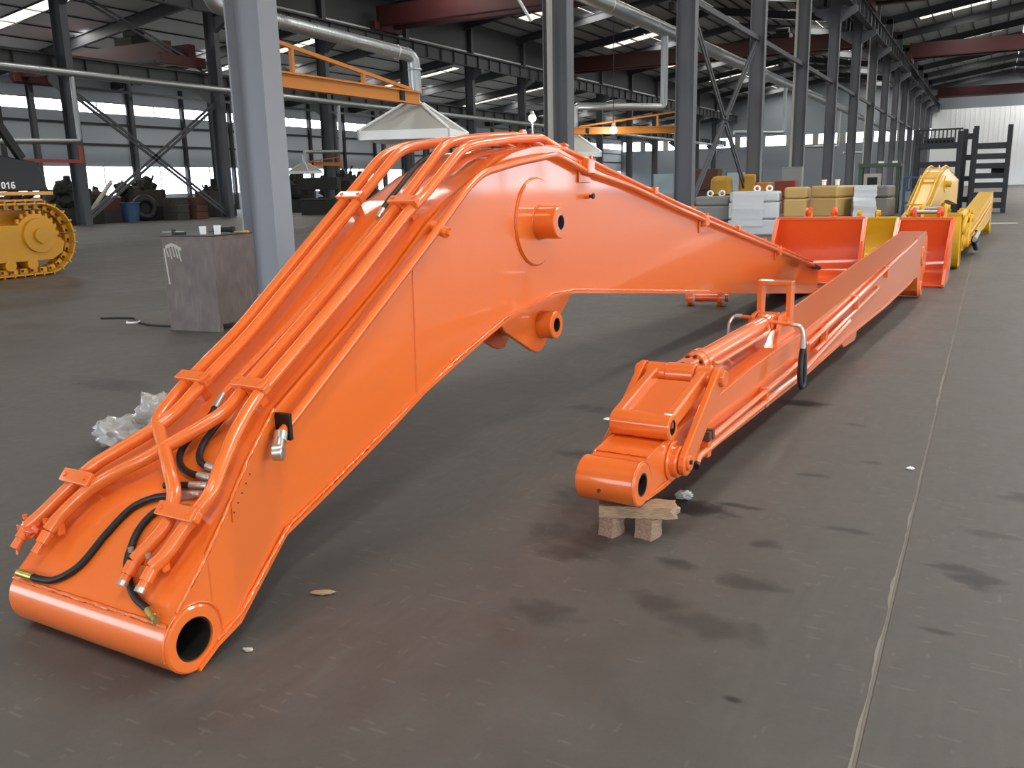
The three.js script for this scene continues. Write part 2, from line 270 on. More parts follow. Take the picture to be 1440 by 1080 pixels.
// ---------------------------------------------------------------- columns
function hColumn(label, x, z, h, d, b, opts = {}) {
  const c = thing('steel_column', label, 'column', [x, 0, z], 0, opts.group, 'structure'), mt = opts.mat ?? M.column;
  part('web', box(d - 0.05, h, 0.03, 0, h / 2, 0), mt, c);
  for (const s of [-1, 1]) part('flange', box(0.03, h, b, s * (d / 2 - 0.015), h / 2, 0, 0), mt, c);
  part('base_plate', box(d + 0.14, 0.04, b + 0.14, 0, 0.02, 0), mt, c);
  for (const [s, y, w] of opts.brackets ?? []) part('bracket', plate([[0, -0.9], [0, 0], [w, 0], [w, -0.3]], 0.3, 0).rotateY(s > 0 ? -Math.PI / 2 : Math.PI / 2).translate(s * d / 2, y, 0), mt, c);
  return c;
}
for (let k = -2; k < 15; k++) {
  const z = -9.9 - 10.2 * k, label = k < 0 ? `steel column of the near row, ${ord[-k - 1]} behind the camera` : k === 0 ? 'big grey steel column beside the steel cabinet' : `${ord[k]} grey steel column of the row that starts beside the steel cabinet`;
  hColumn(label, XA, z, 15.6, 0.64, 0.38, { brackets: [[1, 11.9, 0.95], [-1, 11.9, 0.95]], mat: k === 0 ? M.columnNearLit : M.column, group: 'columns of the near row' });
}
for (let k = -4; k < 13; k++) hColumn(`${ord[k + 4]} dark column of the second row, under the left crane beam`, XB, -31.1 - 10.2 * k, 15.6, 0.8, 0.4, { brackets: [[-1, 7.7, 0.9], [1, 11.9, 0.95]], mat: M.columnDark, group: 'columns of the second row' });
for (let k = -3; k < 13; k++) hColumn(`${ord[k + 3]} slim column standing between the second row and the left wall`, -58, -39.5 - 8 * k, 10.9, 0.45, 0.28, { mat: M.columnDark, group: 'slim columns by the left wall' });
// crane beams
const beamAlong = (label, x, y, h) => { const o = thing('crane_runway_beam', label, 'beam', [0, 0, 0], 0, undefined, 'structure'); part('beam', ibeam(V(x, y, ZB), V(x, y, ZE), 0.42, h, 0.04), M.beam, o); part('rail', box(0.08, 0.12, ZB - ZE, x, y + h / 2 + 0.06, (ZB + ZE) / 2), M.darkSteel, o);
  const st = []; for (let z = ZB - 1; z > ZE; z -= 2.04) st.push(box(0.36, h - 0.1, 0.02, x, y, z)); part('stiffener', st, M.beam, o).userData.kind = 'stuff'; };
beamAlong('dark crane runway beam along the right side of the near column row', XA + 0.85, 12.45, 1.05);
beamAlong('dark crane runway beam along the left side of the near column row', XA - 0.85, 12.45, 1.05);
beamAlong('dark high crane runway beam along the second column row', XB + 0.95, 12.45, 1.05);
beamAlong('dark low crane runway beam in the left bay above the duct', XB - 0.9, 8.25, 0.9);
single('crane_rail', box(0.12, 0.2, ZB - ZE, -57.3, 9.0, (ZB + ZE) / 2), M.beam, 'slim crane rail hung under the low left roof', 'rail', undefined, 'structure');
// red travelling cranes
function crane(label, x0, x1, y, z, h = 1.3) {
  const c = thing('bridge_crane', label, 'crane', [0, 0, 0]);
  for (const s of [-0.9, 0.9]) part('girder', [bar(V(x0, y + 0.05, z + s), V(x1, y, z + s), 0.5, h), bar(V(x0 + 0.3, y - h / 2, z + s), V(x1 - 0.3, y - h / 2, z + s), 0.62, 0.06)], M.crane, c);
  for (const x of [x0, x1]) part('end_carriage', box(0.5, 0.6, 3.4, x, y - h / 2 - 0.05, z, 0.05), M.crane, c);
  const hx = x0 + (x1 - x0) * 0.72, t = part('trolley', [box(1.6, 0.5, 1.7, hx, y + h / 2 + 0.3, z, 0.06), rod(V(hx - 0.6, y + h / 2 + 0.8, z), V(hx + 0.6, y + h / 2 + 0.8, z), 0.32, 20)], M.scrapDark, c);
  part('hook_block', [box(0.4, 0.5, 0.3, hx, y - h / 2 - 0.9, z, 0.06), rod(V(hx, y - h / 2 - 0.7, z), V(hx, y + h / 2, z), 0.03)], M.scrapDark, t);
}
crane('red bridge crane girder high in the right bay, nearest one', XA + 0.9, XR - 1, 14.15, -70);
crane('second red bridge crane farther down the right bay', XA + 0.9, XR - 1, 14.15, -104);
crane('farthest red bridge crane in front of the white end wall', XA + 0.9, XR - 1, 14.15, -157);
crane('red bridge crane in the middle bay, the nearer one', XB + 1, XA - 0.9, 14.15, -58);
crane('red bridge crane in the middle bay, the farther one', XB + 1, XA - 0.9, 14.15, -92);
crane('low red bridge crane of the left bay, above the duct', -57.3, XB - 0.9, 9.85, -39.6, 1.0);
// bracing
function brace(name, label, segs, w = 0.14) { const o = thing(name, label, 'brace', [0, 0, 0], 0, undefined, 'structure'); for (const [p, q] of segs) for (const s of [-0.13, 0.13]) part('brace_angle', bar(p.clone().add(V(0, s, 0)), q.clone().add(V(0, s, 0)), 0.06, w), M.brace, o); }
brace('cross_brace', 'crossed steel bracing between two dark columns on the left', [[V(XB, 6.9, -31.2), V(XB, 0.3, -41.2)], [V(XB, 6.9, -41.2), V(XB, 0.3, -31.2)]]);
brace('cross_brace', 'crossed steel bracing between the third and fourth columns of the near row', [[V(XA, 7.4, -30.5), V(XA, 0.3, -40.3)], [V(XA, 7.4, -40.3), V(XA, 0.3, -30.5)]], 0.12);
brace('cross_brace', 'upper bracing in the left bay under the low roof', [[V(XB - 0.9, 12.6, -31.2), V(XB - 0.9, 9.0, -41.2)]], 0.12);
{ const o = thing('tie_beam', 'long tie beam joining the columns of the near row', 'beam', [0, 0, 0], 0, undefined, 'structure'); part('beam', box(0.16, 0.2, 130, XA, 7.5, -30.5 - 65), M.brace, o); }

// ---------------------------------------------------------------- long-reach boom
const BT = [[-0.045, 0.195], [0.10, 0.345], [0.22, 0.485], [0.40, 0.605], [0.62, 0.715], [0.84, 0.84], [1.075, 0.975], [1.39, 1.165], [1.65, 1.345], [1.82, 1.44], [2.1, 1.56], [2.28, 1.617], [2.46, 1.672], [2.68, 1.708], [2.83, 1.72], [3.0, 1.71], [3.18, 1.67], [3.4, 1.615], [4.0, 1.505], [5.24, 1.28], [8.47, 0.745], [11.1, 0.305]];
const BB = [[-0.045, 0.06], [0.035, 0.003], [0.12, 0.053], [0.24, 0.095], [0.64, 0.233], [0.877, 0.315], [1.31, 0.475], [1.57, 0.58], [1.85, 0.665], [2.12, 0.745], [2.33, 0.80], [2.588, 0.848], [2.75, 0.862], [2.9, 0.868], [3.05, 0.866], [3.2, 0.857], [3.45, 0.829], [5.96, 0.537], [10.6, 0.006], [11.1, 0.006]];
const UN = [[0.22, 0.405], [0.62, 0.247]], UF = [[0, 0.405], [0.1, 0.36], [0.3, 0.30], [0.55, 0.236]];
const btop = (s) => lerpTable(BT, s), bbot = (s) => lerpTable(BB, s), un = (s) => lerpTable(UN, s), uf = (s) => lerpTable(UF, s);
const bp = (s, y, u) => V(u, y, -s);
const on = (h, list) => list.map(([s, u, e = 0]) => bp(s, btop(s) + h + e, u));
const beadMat = (m) => m;
function weld(pts, r, parent, mat) { // rough weld bead along a polyline
  const c = path(pts, 0.02), L = c.getLength(), n = Math.max(8, Math.round(L / 0.012)), g = new THREE.TubeGeometry(c, n, r, 6), p = g.attributes.position;
  for (let i = 0; i < p.count; i++) p.setXYZ(i, p.getX(i) + rnd(-1, 1) * r * 0.3, p.getY(i) + rnd(-1, 1) * r * 0.3, p.getZ(i) + rnd(-1, 1) * r * 0.3);
  g.computeVertexNormals(); return part('weld_bead', g, mat, parent);
}
function makeBoom(label, mat, pos, turn, full, tail = 11.1) {
  const b = thing('excavator_boom', label, 'excavator boom', pos, turn);
  const ss = [...new Set([...BT, ...BB].map((p) => p[0]).concat([0.22, 0.3, 0.45, 0.55, 0.62, tail]))].filter((s) => s <= tail).sort((a, c) => a - c);
  const sf = ss.filter((s) => s > 0.119);
  for (const [f, sg] of [[un, 1], [uf, -1]]) { part('side_plate', slab(sf.map((s) => bp(s, btop(s), sg * f(s))), sf.map((s) => bp(s, bbot(s), sg * f(s))), V(-sg * 0.014, 0, 0)), mat, b);
    part('hub_gusset', plate([[-0.04, 0.19], [0.10, 0.34], [0.125, 0.37], [0.125, 0.10], ...[0, 25, 50, 75, 100, 125].map((q) => [0.035 + 0.088 * Math.cos(q * Math.PI / 180), 0.113 + 0.088 * Math.sin(q * Math.PI / 180)])], 0.014, sg * 0.398, 0.002), mat, b); }
  part('top_plate', slab(ss.map((s) => bp(s, btop(s), un(s) + 0.004)), ss.map((s) => bp(s, btop(s), -uf(s) - 0.004)), V(0, -0.018, 0)), mat, b);
  const sb = ss.filter((s) => s >= 0.035);
  part('bottom_plate', slab(sb.map((s) => bp(s, bbot(s) + 0.012, un(s) + 0.016)), sb.map((s) => bp(s, bbot(s) + 0.012, -uf(s) - 0.016)), V(0, -0.016, 0)), mat, b);
  part('end_plate', slab([bp(tail - 0.01, btop(tail), -0.25), bp(tail - 0.01, btop(tail), 0.25)], [bp(tail - 0.01, bbot(tail), -0.25), bp(tail - 0.01, bbot(tail), 0.25)], V(0, 0, 0.02)), mat, b);
  const foot = part('foot_hub', hub(0.112, 0.073, 0.412, 56, 0.007).translate(0, 0.113, -0.035), mat, b);
  for (const s of [-1, 1]) part('bushing', hub(0.0735, 0.067, 0.2, 40, 0.003).translate(s * 0.205, 0.113, -0.035), M.darkSteel, foot, 'dark steel bushing inside the hub');
  // arm cylinder boss with round stiffener on both sides, lug below
  for (const s of [1, -1]) {
    part('stiffener_disc', disc(0.238, 0.008, 48).translate(s * (0.247 + 0.007), 1.306, -2.715), mat, b);
    const bo = part('pin_boss', hub(0.09, 0.046, 0.07, 40, 0.006).translate(s * 0.325, 1.303, -2.735), mat, b);
    part('bushing', hub(0.0465, 0.04, 0.069, 32, 0.002).translate(s * 0.325, 1.303, -2.735), M.steel, bo, 'bare steel bushing');
  }
  for (const s of [1, -1]) part('cylinder_lug', plate([[2.40, 0.83], [2.52, 0.71], [2.84, 0.545], [2.90, 0.525], [2.965, 0.53], [3.05, 0.60], [3.42, 0.845]], 0.03, s * 0.13), mat, b);
  const lo = part('pin_boss', hub(0.083, 0.044, 0.25, 40, 0.006).translate(0, 0.69, -2.957), mat, b);
  part('bushing', hub(0.0445, 0.038, 0.249, 32, 0.002).translate(0, 0.69, -2.957), M.darkSteel, lo);
  part('lifting_eye', plate([[3.02, 1.70], [3.04, 1.80], [3.07, 1.83], [3.11, 1.83], [3.14, 1.80], [3.17, 1.67]], 0.025, -0.03), mat, b);
  // hydraulic pipes over the top plate
  const dn = [3.06, 3.3, 4.0, 5.24, 8.47, 10.6].filter((s) => s < tail);
  const run = (u, h, lo2, hi = [[1.0, u], [1.72, u], [1.95, u], [2.2, u], [2.55, u], [2.83, u]], peak = []) => pipe([...lo2, ...on(h, hi), ...peak.map(([s, y, q]) => bp(s, y, q)), ...dn.map((s) => bp(s, btop(s) + h, u))], 0.0245, 0.09, 300, 14);
  const H = 0.085;
  if (full) {
    part('hydraulic_pipe', run(-0.2, H, on(H, [[0.018, 0.187], [0.118, 0.249], [0.187, 0.203], [0.221, 0.144], [0.327, -0.014], [0.399, -0.13], [0.47, -0.15], [0.56, -0.172]]), [[0.9, -0.178], [1.5, -0.247]], [[1.69, 1.457, -0.247], [1.99, 1.666, -0.247], [2.15, 1.715, -0.247], [2.6, 1.762, -0.22], [2.9, 1.785, -0.2]]), mat, b);
    part('hydraulic_pipe', run(-0.1, H, on(H, [[0.028, -0.401], [0.068, -0.365], [0.151, -0.301], [0.21, -0.241], [0.29, -0.16], [0.38, -0.085], [0.46, -0.07], [0.557, -0.09]]), [[0.865, -0.1], [1.48, -0.165]], [[1.68, 1.447, -0.165], [2.03, 1.69, -0.165], [2.2, 1.722, -0.16], [2.6, 1.762, -0.12], [2.9, 1.785, -0.1]]), mat, b);
    part('hydraulic_pipe', run(0.0, H, on(H, [[0.031, -0.285], [0.063, -0.277], [0.146, -0.214], [0.199, -0.114], [0.252, -0.027], [0.311, 0.03], [0.378, 0.093], [0.45, 0.138], [0.518, 0.15], [0.582, 0.129]]), [[1.0, 0.11], [1.54, 0.095]], [[1.74, 1.481, 0.09], [2.07, 1.708, 0.08], [2.22, 1.738, 0.06], [2.6, 1.77, 0.02], [2.95, 1.79, 0.0]]), mat, b);
    part('hydraulic_pipe', run(0.1, H, on(H, [[0.015, 0.276], [0.041, 0.299], [0.118, 0.323], [0.146, 0.339], [0.2, 0.367], [0.251, 0.343], [0.402, 0.278], [0.512, 0.237], [0.593, 0.216]]), [[1.2, 0.19], [1.6, 0.18]], [[1.74, 1.465, 0.175], [2.1, 1.69, 0.165], [2.26, 1.718, 0.15], [2.65, 1.755, 0.12], [2.98, 1.772, 0.1]]), mat, b);
    part('grease_pipe', pipe(on(0.045, [[0.605, 0.0], [1.03, 0.008], [1.595, 0.007]]), 0.012, 0.05, 30, 8), mat, b);
    // pipe on the side plate
    const so = 0.247 + 0.045;
    part('side_pipe', pipe([bp(0.575, 0.615, 0.31), bp(0.60, 0.632, so), bp(0.664, 0.668, so), bp(1.43, 1.16, so), bp(1.70, 1.335, so), bp(1.962, 1.505, so - 0.01), bp(2.11, 1.572, so - 0.01), bp(2.46, 1.625, so - 0.01), bp(2.90, 1.672, so - 0.01), bp(3.3, 1.585, so - 0.01), ...[4, 5.24, 8.47, 10.7].map((s) => bp(s, btop(s) - 0.015, so - 0.01))], 0.019, 0.07, 240, 12), mat, b);
    part('side_pipe', pipe([bp(3.02, 1.72, 0.15), bp(3.12, 1.715, 0.215), ...[3.4, 5.24, 8.47, 10.75].map((s) => bp(s, btop(s) + 0.05, 0.225))], 0.016, 0.1, 160, 10), mat, b);
    part('pipe_elbow', [disc(0.033, 0.02, 20, 0.004).rotateY(0.5).translate(0.33, 0.585, -0.545), rod(bp(0.585, 0.622, 0.30), bp(0.535, 0.60, 0.335), 0.022), rod(bp(0.60, 0.636, 0.295), bp(0.575, 0.612, 0.31), 0.026)], M.zinc, b, 'unpainted metal pipe end fitting');
    part('pipe_clamp', [box(0.07, 0.10, 0.015, 0.285, 0.655, -0.628).rotateX(0), box(0.015, 0.05, 0.05, 0.256, 0.63, -0.66)], M.black, b, 'black clamp plate');
    part('pipe_clamp', [rod(bp(1.70, 1.335, 0.24), bp(1.70, 1.30, 0.33), 0.026), rod(bp(1.70, 1.30, 0.32), bp(1.70, 1.30, 0.345), 0.012)], mat, b);
    // bridges holding the pipes
    const bridge = (s, u0, u1, w = 0.05) => { const y = btop(s) + H, sl = Math.atan2(btop(s + 0.05) - btop(s - 0.05), 0.1);
      const k = part('pipe_bracket', [box(u1 - u0 + 0.07, 0.016, w, (u0 + u1) / 2, 0.031, 0, 0.004), ...[u0, u1].map((u) => box(0.066, 0.036, w * 0.8, u, 0.008, 0, 0.008)), box(0.05, H, 0.04, (u0 + u1) / 2, -H / 2, 0, 0.005), box(0.09, 0.012, 0.08, (u0 + u1) / 2, -H + 0.004, 0, 0.003)].map((g) => g.rotateX(sl).translate(0, y, -s)), mat, b);
      parts('bolt', [u0 - 0.012, u1 + 0.012].map((u) => rod(V(u, 0.037, 0), V(u, 0.046, 0), 0.009, 6).rotateX(sl).translate(0, y, -s)), mat, k); };
    bridge(0.165, -0.30, -0.215); bridge(0.14, 0.235, 0.335); bridge(0.6, -0.173, -0.09); bridge(0.6, 0.128, 0.216); bridge(1.69, -0.241, -0.165); bridge(1.65, 0.095, 0.185);
    bridge(3.35, -0.15, 0.1); bridge(5.9, -0.18, 0.1); bridge(8.5, -0.18, 0.1);
    for (const s of [3.34, 5.72, 8.5]) part('pipe_clamp', [box(0.05, 0.09, 0.09, 0.285, btop(s) - 0.02, -s, 0.01), box(0.012, 0.13, 0.16, 0.256, btop(s) - 0.05, -s, 0.004), rod(bp(s + 0.03, btop(s) + 0.02, 0.29), bp(s + 0.03, btop(s) + 0.045, 0.29), 0.012, 6)], mat, b);
    for (const s of [4.6, 6.9]) part('pipe_clamp', box(0.05, 0.06, 0.06, 0.24, btop(s) + 0.05, -s, 0.01), mat, b);
    // ends at the foot: ports with nuts
    for (const [s, u, m] of [[0.028, -0.401, mat], [0.031, -0.285, mat], [0.018, 0.187, M.zinc], [0.015, 0.276, M.zinc]]) {
      const y = btop(s) + H, e = part('pipe_end', [box(0.06, 0.05, 0.03, u, y, -s - 0.03, 0.008).translate(0, 0.0, 0), rod(bp(s - 0.005, y - 0.005, u), bp(s - 0.035, y - 0.035, u), 0.024, 6), rod(bp(s - 0.035, y - 0.035, u), bp(s - 0.05, y - 0.05, u), 0.016, 12)], mat, b);
      parts('plug', [rod(bp(s - 0.05, y - 0.05, u), bp(s - 0.062, y - 0.062, u), 0.019, 6), rod(bp(s + 0.01, y + 0.02, u - 0.03), bp(s + 0.01, y + 0.035, u - 0.03), 0.01, 6)], m, e);
    }
    part('plastic_wrap', lumpy(0.036, 4, 0.35, 2.2, 3).scale(1.5, 0.8, 0.9).translate(-0.39, btop(0.03) + H - 0.015, -0.03), M.orangeDeep, b, 'painted-over crumpled wrapping on a pipe end');
    part('plastic_tail', hose([bp(0.01, 0.34, -0.41), bp(-0.005, 0.30, -0.425), bp(-0.015, 0.26, -0.42)], 0.006, 10, 6), M.orangeDeep, b);
    // manifold block with drilled holes along the near edge
    const mb = part('hose_manifold', slab([0.245, 0.40].map((s) => bp(s, btop(s) - 0.005, un(s) + 0.006)), [0.245, 0.40].map((s) => bp(s, btop(s) - 0.07, un(s) + 0.006)), V(-0.02, 0, 0)), mat, b);
    parts('port_hole', [0.255, 0.287, 0.32, 0.353, 0.386].map((s) => rod(bp(s, btop(s) - 0.045, un(s) + 0.004), bp(s, btop(s) - 0.045, un(s) + 0.0075), 0.0035, 10)), M.black, mb);
    // hoses
    const hoseOf = (h, l, ends, r = 0.0125) => { const p = on(h, l), k = part('hose', hose(p, r, 90, 10), M.rubber, b, 'black rubber grease hose');
      for (const [i, j, m] of ends) { const d = p[j].clone().sub(p[i]).normalize(); part('hose_fitting', [rod(p[i].clone().addScaledVector(d, -0.045), p[i].clone().addScaledVector(d, -0.02), 0.0135, 6), rod(p[i].clone().addScaledVector(d, -0.02), p[i].clone().addScaledVector(d, 0.03), 0.0145, 12)], m, k, 'metal hose fitting'); } };
    hoseOf(0.018, [[-0.052, -0.315, 0.005], [-0.045, -0.25], [-0.035, -0.178], [0.009, -0.107], [0.101, -0.064], [0.168, -0.007], [0.2, 0.069], [0.215, 0.15], [0.228, 0.225]], [[0, 1, M.brass], [8, 7, M.zinc]]);
    hoseOf(0.018, [[-0.05, 0.33, 0.006], [-0.035, 0.29], [-0.02, 0.218], [0.013, 0.147], [0.05, 0.098], [0.083, 0.082], [0.117, 0.074], [0.149, 0.087], [0.172, 0.112], [0.183, 0.16], [0.19, 0.21]], [[0, 1, M.brass], [10, 9, M.zinc]]);
    hoseOf(0.025, [[0.566, 0.018, 0.02], [0.505, 0.036, 0.01], [0.46, 0.027], [0.392, 0.033], [0.349, 0.046], [0.31, 0.091], [0.29, 0.156], [0.288, 0.235]], [[0, 1, M.zinc], [7, 6, M.zinc]]);
    hoseOf(0.025, [[0.53, 0.105, 0.02], [0.464, 0.097], [0.403, 0.113], [0.351, 0.142], [0.327, 0.185], [0.322, 0.24]], [[5, 4, M.zinc]]);
    hoseOf(0.022, [[0.236, 0.09], [0.25, 0.17], [0.258, 0.23]], [[2, 1, M.zinc]]);
    hoseOf(0.05, [[1.652, -0.009], [1.742, -0.033], [1.856, -0.051], [2.008, -0.094], [2.176, -0.144], [2.4, -0.16], [2.7, -0.15]], [[0, 1, M.zinc]]);
    part('grease_fitting', [rod(bp(3.375, 1.433, 0.247), bp(3.375, 1.433, 0.275), 0.016, 12), ], mat, b);
    part('grease_fitting', [rod(bp(3.375, 1.433, 0.275), bp(3.375, 1.433, 0.305), 0.011, 6), disc(0.018, 0.006, 16, 0.002).translate(0.3, 1.433, -3.375)], M.black, b, 'small black port plug');
    // pipe ends at the tip, wrapped in film
    for (const [u, h] of [[-0.1, 0.085], [0.0, 0.085], [0.1, 0.085], [0.282, -0.015]]) part('pipe_end', rod(bp(10.6, btop(10.6) + h, u), bp(10.95, btop(10.95) + h, u), 0.03, 12), M.darkSteel, b, 'dark wrapped pipe end');
    // weld beads
    weld([bp(-0.05, 0.19, -0.40), bp(-0.05, 0.192, 0.40)], 0.007, b, mat);
    weld([bp(-0.02, 0.23, 0.408), bp(0.1, 0.347, 0.408), bp(0.22, 0.487, 0.405), bp(0.40, 0.607, un(0.4)), bp(0.62, 0.717, un(0.62))], 0.006, b, mat);
    weld([bp(0.12, 0.068, 0.412), bp(0.24, 0.11, 0.402), bp(0.64, 0.25, 0.252), bp(1.31, 0.49, 0.252), bp(1.85, 0.682, 0.252), bp(2.33, 0.816, 0.252), bp(2.9, 0.885, 0.252), bp(3.2, 0.874, 0.252), bp(5.96, 0.553, 0.252)], 0.008, b, mat);
    weld([bp(1.515, 0.58, 0.2475), bp(1.53, 1.2, 0.2475)], 0.004, b, mat);
    weld(Array.from({ length: 33 }, (_, i) => bp(2.715 + 0.24 * Math.cos(i * Math.PI / 16), 1.306 + 0.24 * Math.sin(i * Math.PI / 16), 0.25)), 0.005, b, mat);
    weld(Array.from({ length: 33 }, (_, i) => bp(2.735 + 0.094 * Math.cos(i * Math.PI / 16), 1.303 + 0.094 * Math.sin(i * Math.PI / 16), 0.263)), 0.005, b, mat);
    weld(Array.from({ length: 17 }, (_, i) => bp(0.035 + 0.118 * Math.cos(i * Math.PI / 14 - 0.2), 0.113 + 0.118 * Math.sin(i * Math.PI / 14 - 0.2), 0.405)), 0.004, b, mat);
  } else {
    for (const u of [-0.19, 0.19]) part('hydraulic_pipe', run(u, H, on(H, [[0.2, u], [0.6, u]])), mat, b);
    for (const s of [0.6, 1.7, 3.35]) part('pipe_bracket', box(0.46, 0.05, 0.06, 0, btop(s) + H, -s), mat, b);
    for (const sg of [1, -1]) part('side_pipe', pipe([0.7, 1.4, 2.1].map((s) => bp(s, btop(s) - 0.02, sg * 0.285)), 0.022, 0.05, 40, 10), mat, b);
  }
  return b;
}
makeBoom('big orange excavator boom with hydraulic pipes lying in front', M.orange, [-2.535, 0, -1.73], -0.0235, true);
// ---------------------------------------------------------------- excavator arm with bucket cylinder and linkage
const AT = [[0, 0.335], [0.2, 0.36], [0.9, 0.42], [1.5, 0.465], [2.0, 0.482], [2.7, 0.49], [4.45, 0.576], [8.5, 0.79], [9.2, 0.825]];
const AB = [[0, 0.16], [0.25, 0.152], [0.54, 0.168], [0.88, 0.165], [2.8, 0.168], [4.4, 0.209], [6.15, 0.22], [7.9, 0.275], [8.2, 0.29]];
const atop = (t) => lerpTable(AT, t);
const ap = (t, y, u) => V(u, y, -t);
function makeArm(label, mat, pos, turn, full) {
  const a = thing('excavator_dipper', label, 'excavator arm', pos, turn);
  const narrow = (g) => { const p = g.attributes.position; for (let i = 0; i < p.count; i++) p.setX(i, p.getX(i) * (0.87 + 0.13 * Math.min(1, Math.max(0, (-p.getZ(i) - 0.3) / 1.2)))); return g; };
  const outline = [[0.07, 0.343], ...AT.slice(1), [9.38, 0.74], [9.42, 0.6], [9.36, 0.36], [9.2, 0.2], [9.12, 0.06], [9.02, 0.015], [8.9, 0.012], [8.8, 0.04], [8.74, 0.1], [8.62, 0.29], ...AB.slice(1).reverse(), [0.07, 0.158]];
  for (const s of [1, -1]) part('side_plate', narrow(plate(outline, 0.014, s * 0.143, 0.003, [[8.96, 0.11, 0.05]])), mat, a);
  const tt = AT.map((p) => p[0]), tb = AB.map((p) => p[0]);
  part('top_plate', narrow(slab(AT.map(([t, y]) => ap(Math.max(t, 0.05), y - 0.004, 0.147)), AT.map(([t, y]) => ap(Math.max(t, 0.05), y - 0.004, -0.147)), V(0, -0.014, 0))), mat, a);
  part('bottom_plate', narrow(slab(AB.map(([t, y]) => ap(Math.max(t, 0.05), y + 0.01, 0.158)), AB.map(([t, y]) => ap(Math.max(t, 0.05), y + 0.01, -0.158)), V(0, -0.014, 0))), mat, a);
  part('end_plate', slab([ap(9.2, 0.82, 0.14), ap(9.38, 0.74, 0.14), ap(9.42, 0.6, 0.14), ap(9.36, 0.36, 0.14), ap(9.2, 0.2, 0.14)], [ap(9.2, 0.82, -0.14), ap(9.38, 0.74, -0.14), ap(9.42, 0.6, -0.14), ap(9.36, 0.36, -0.14), ap(9.2, 0.2, -0.14)], V(0, -0.01, 0.012)), mat, a);
  part('gusset_plate', slab([ap(8.62, 0.285, 0.14), ap(8.74, 0.1, 0.14)], [ap(8.62, 0.285, -0.14), ap(8.74, 0.1, -0.14)], V(0, 0, -0.014)), mat, a);
  part('pivot_boss', hub(0.095, 0.05, 0.17, 32).translate(0, 0.11, -8.96), mat, a);
  part('pivot_boss', hub(0.12, 0.055, 0.165, 32).translate(0, 0.52, -8.98), mat, a);
  const hb = part('tip_hub', hub(0.096, 0.052, 0.14, 48, 0.007).translate(0, 0.245, 0), mat, a);
  part('bushing', hub(0.0525, 0.044, 0.139, 36, 0.002).translate(0, 0.245, 0), M.darkSteel, hb);
  part('grease_nipple', rod(V(-0.02, 0.225, 0.094), V(-0.02, 0.223, 0.104), 0.008, 10), M.rust, hb);
  part('stop_block', plate([[4.1, 0.2], [4.25, 0.13], [4.7, 0.115], [4.78, 0.14], [4.78, 0.215]], 0.2, 0.04), mat, a);
  // rocker pivot bosses and rocker arms
  const pv = [0.36, 0.25], tp = [0.80, 0.56], lk = [0.30, 0.425];
  for (const s of [1, -1]) {
    part('pivot_boss', [hub(0.074, 0.028, 0.02, 32).translate(s * 0.157, pv[1], -pv[0]), hub(0.094, 0.03, 0.008, 32).translate(s * 0.138, pv[1], -pv[0])], mat, a);
    const rk = part('rocker_arm', plate((() => { const d = Math.atan2(tp[1] - pv[1], tp[0] - pv[0]), o = []; for (let i = 0; i <= 10; i++) { const q = d + Math.PI / 2 + Math.PI * i / 10; o.push([pv[0] + 0.06 * Math.cos(q), pv[1] + 0.06 * Math.sin(q)]); } for (let i = 0; i <= 10; i++) { const q = d - Math.PI / 2 + Math.PI * i / 10; o.push([tp[0] + 0.058 * Math.cos(q), tp[1] + 0.058 * Math.sin(q)]); } return o; })(), 0.034, s * 0.196, 0.006), mat, a);
    part('pin_cap', disc(0.036, 0.008, 28).translate(s * 0.218, pv[1], -pv[0]), mat, rk);
    part('pin_cap', disc(0.042, 0.012, 28).translate(s * 0.222, tp[1], -tp[0]), mat, rk);
    part('bolt', rod(V(s * 0.225, pv[1] + 0.012, -pv[0] + 0.02), V(s * 0.236, pv[1] + 0.012, -pv[0] + 0.02), 0.011, 6), M.darkSteel, rk);
  }
  // bucket link: two bars with a web between two barrels
  const bl = part('bucket_link', [hub(0.06, 0.036, 0.145, 40, 0.005).translate(0.012, lk[1], -lk[0]), ...[-0.125, 0.125].map((u) => bar(ap(lk[0] + 0.02, lk[1] + 0.01, u), ap(tp[0] - 0.02, tp[1], u), 0.05, 0.075, V(0, 1, 0), 0.01)), bar(ap(lk[0] + 0.03, lk[1] + 0.012, 0), ap(tp[0] - 0.09, tp[1] - 0.022, 0), 0.21, 0.02)], mat, a);
  part('bushing', hub(0.0365, 0.03, 0.144, 28, 0.002).translate(0.012, lk[1], -lk[0]), M.darkSteel, bl);
  part('link_pin', [hub(0.054, 0.01, 0.055, 32).translate(-0.115, tp[1], -tp[0]), hub(0.054, 0.01, 0.04, 32).translate(0.13, tp[1], -tp[0]), hub(0.059, 0.01, 0.075, 32).translate(0.01, tp[1], -tp[0]), disc(0.036, 0.2, 24).translate(0, tp[1], -tp[0])], mat, a);
  parts('pin_stop', [rod(ap(0.80, 0.60, -0.19), ap(0.80, 0.615, -0.19), 0.012, 8), rod(ap(0.83, 0.603, 0.0), ap(0.83, 0.617, 0.0), 0.01, 8)], M.rust, a);
  // cylinder
  const c0 = ap(0.98, 0.572, 0.0), c1 = ap(2.30, 0.60, 0.0), dir = c1.clone().sub(c0).normalize(), at = (k) => c0.clone().addScaledVector(dir, k);
  const cy = part('hydraulic_cylinder', [rod(at(0.06), at(1.3), 0.056, 32), rod(at(0), at(0.07), 0.066, 28), rod(at(0.07), at(0.13), 0.07, 28), rod(at(1.26), at(1.33), 0.062, 28), rod(at(-0.1), at(0.02), 0.045, 24)], mat, a);
  part('rod_eye', [bar(at(-0.16), at(-0.02), 0.09, 0.09, V(0, 1, 0), 0.012)], mat, cy);
  part('piston_rod', rod(at(-0.12), at(0.0), 0.03, 20), M.steel, cy);
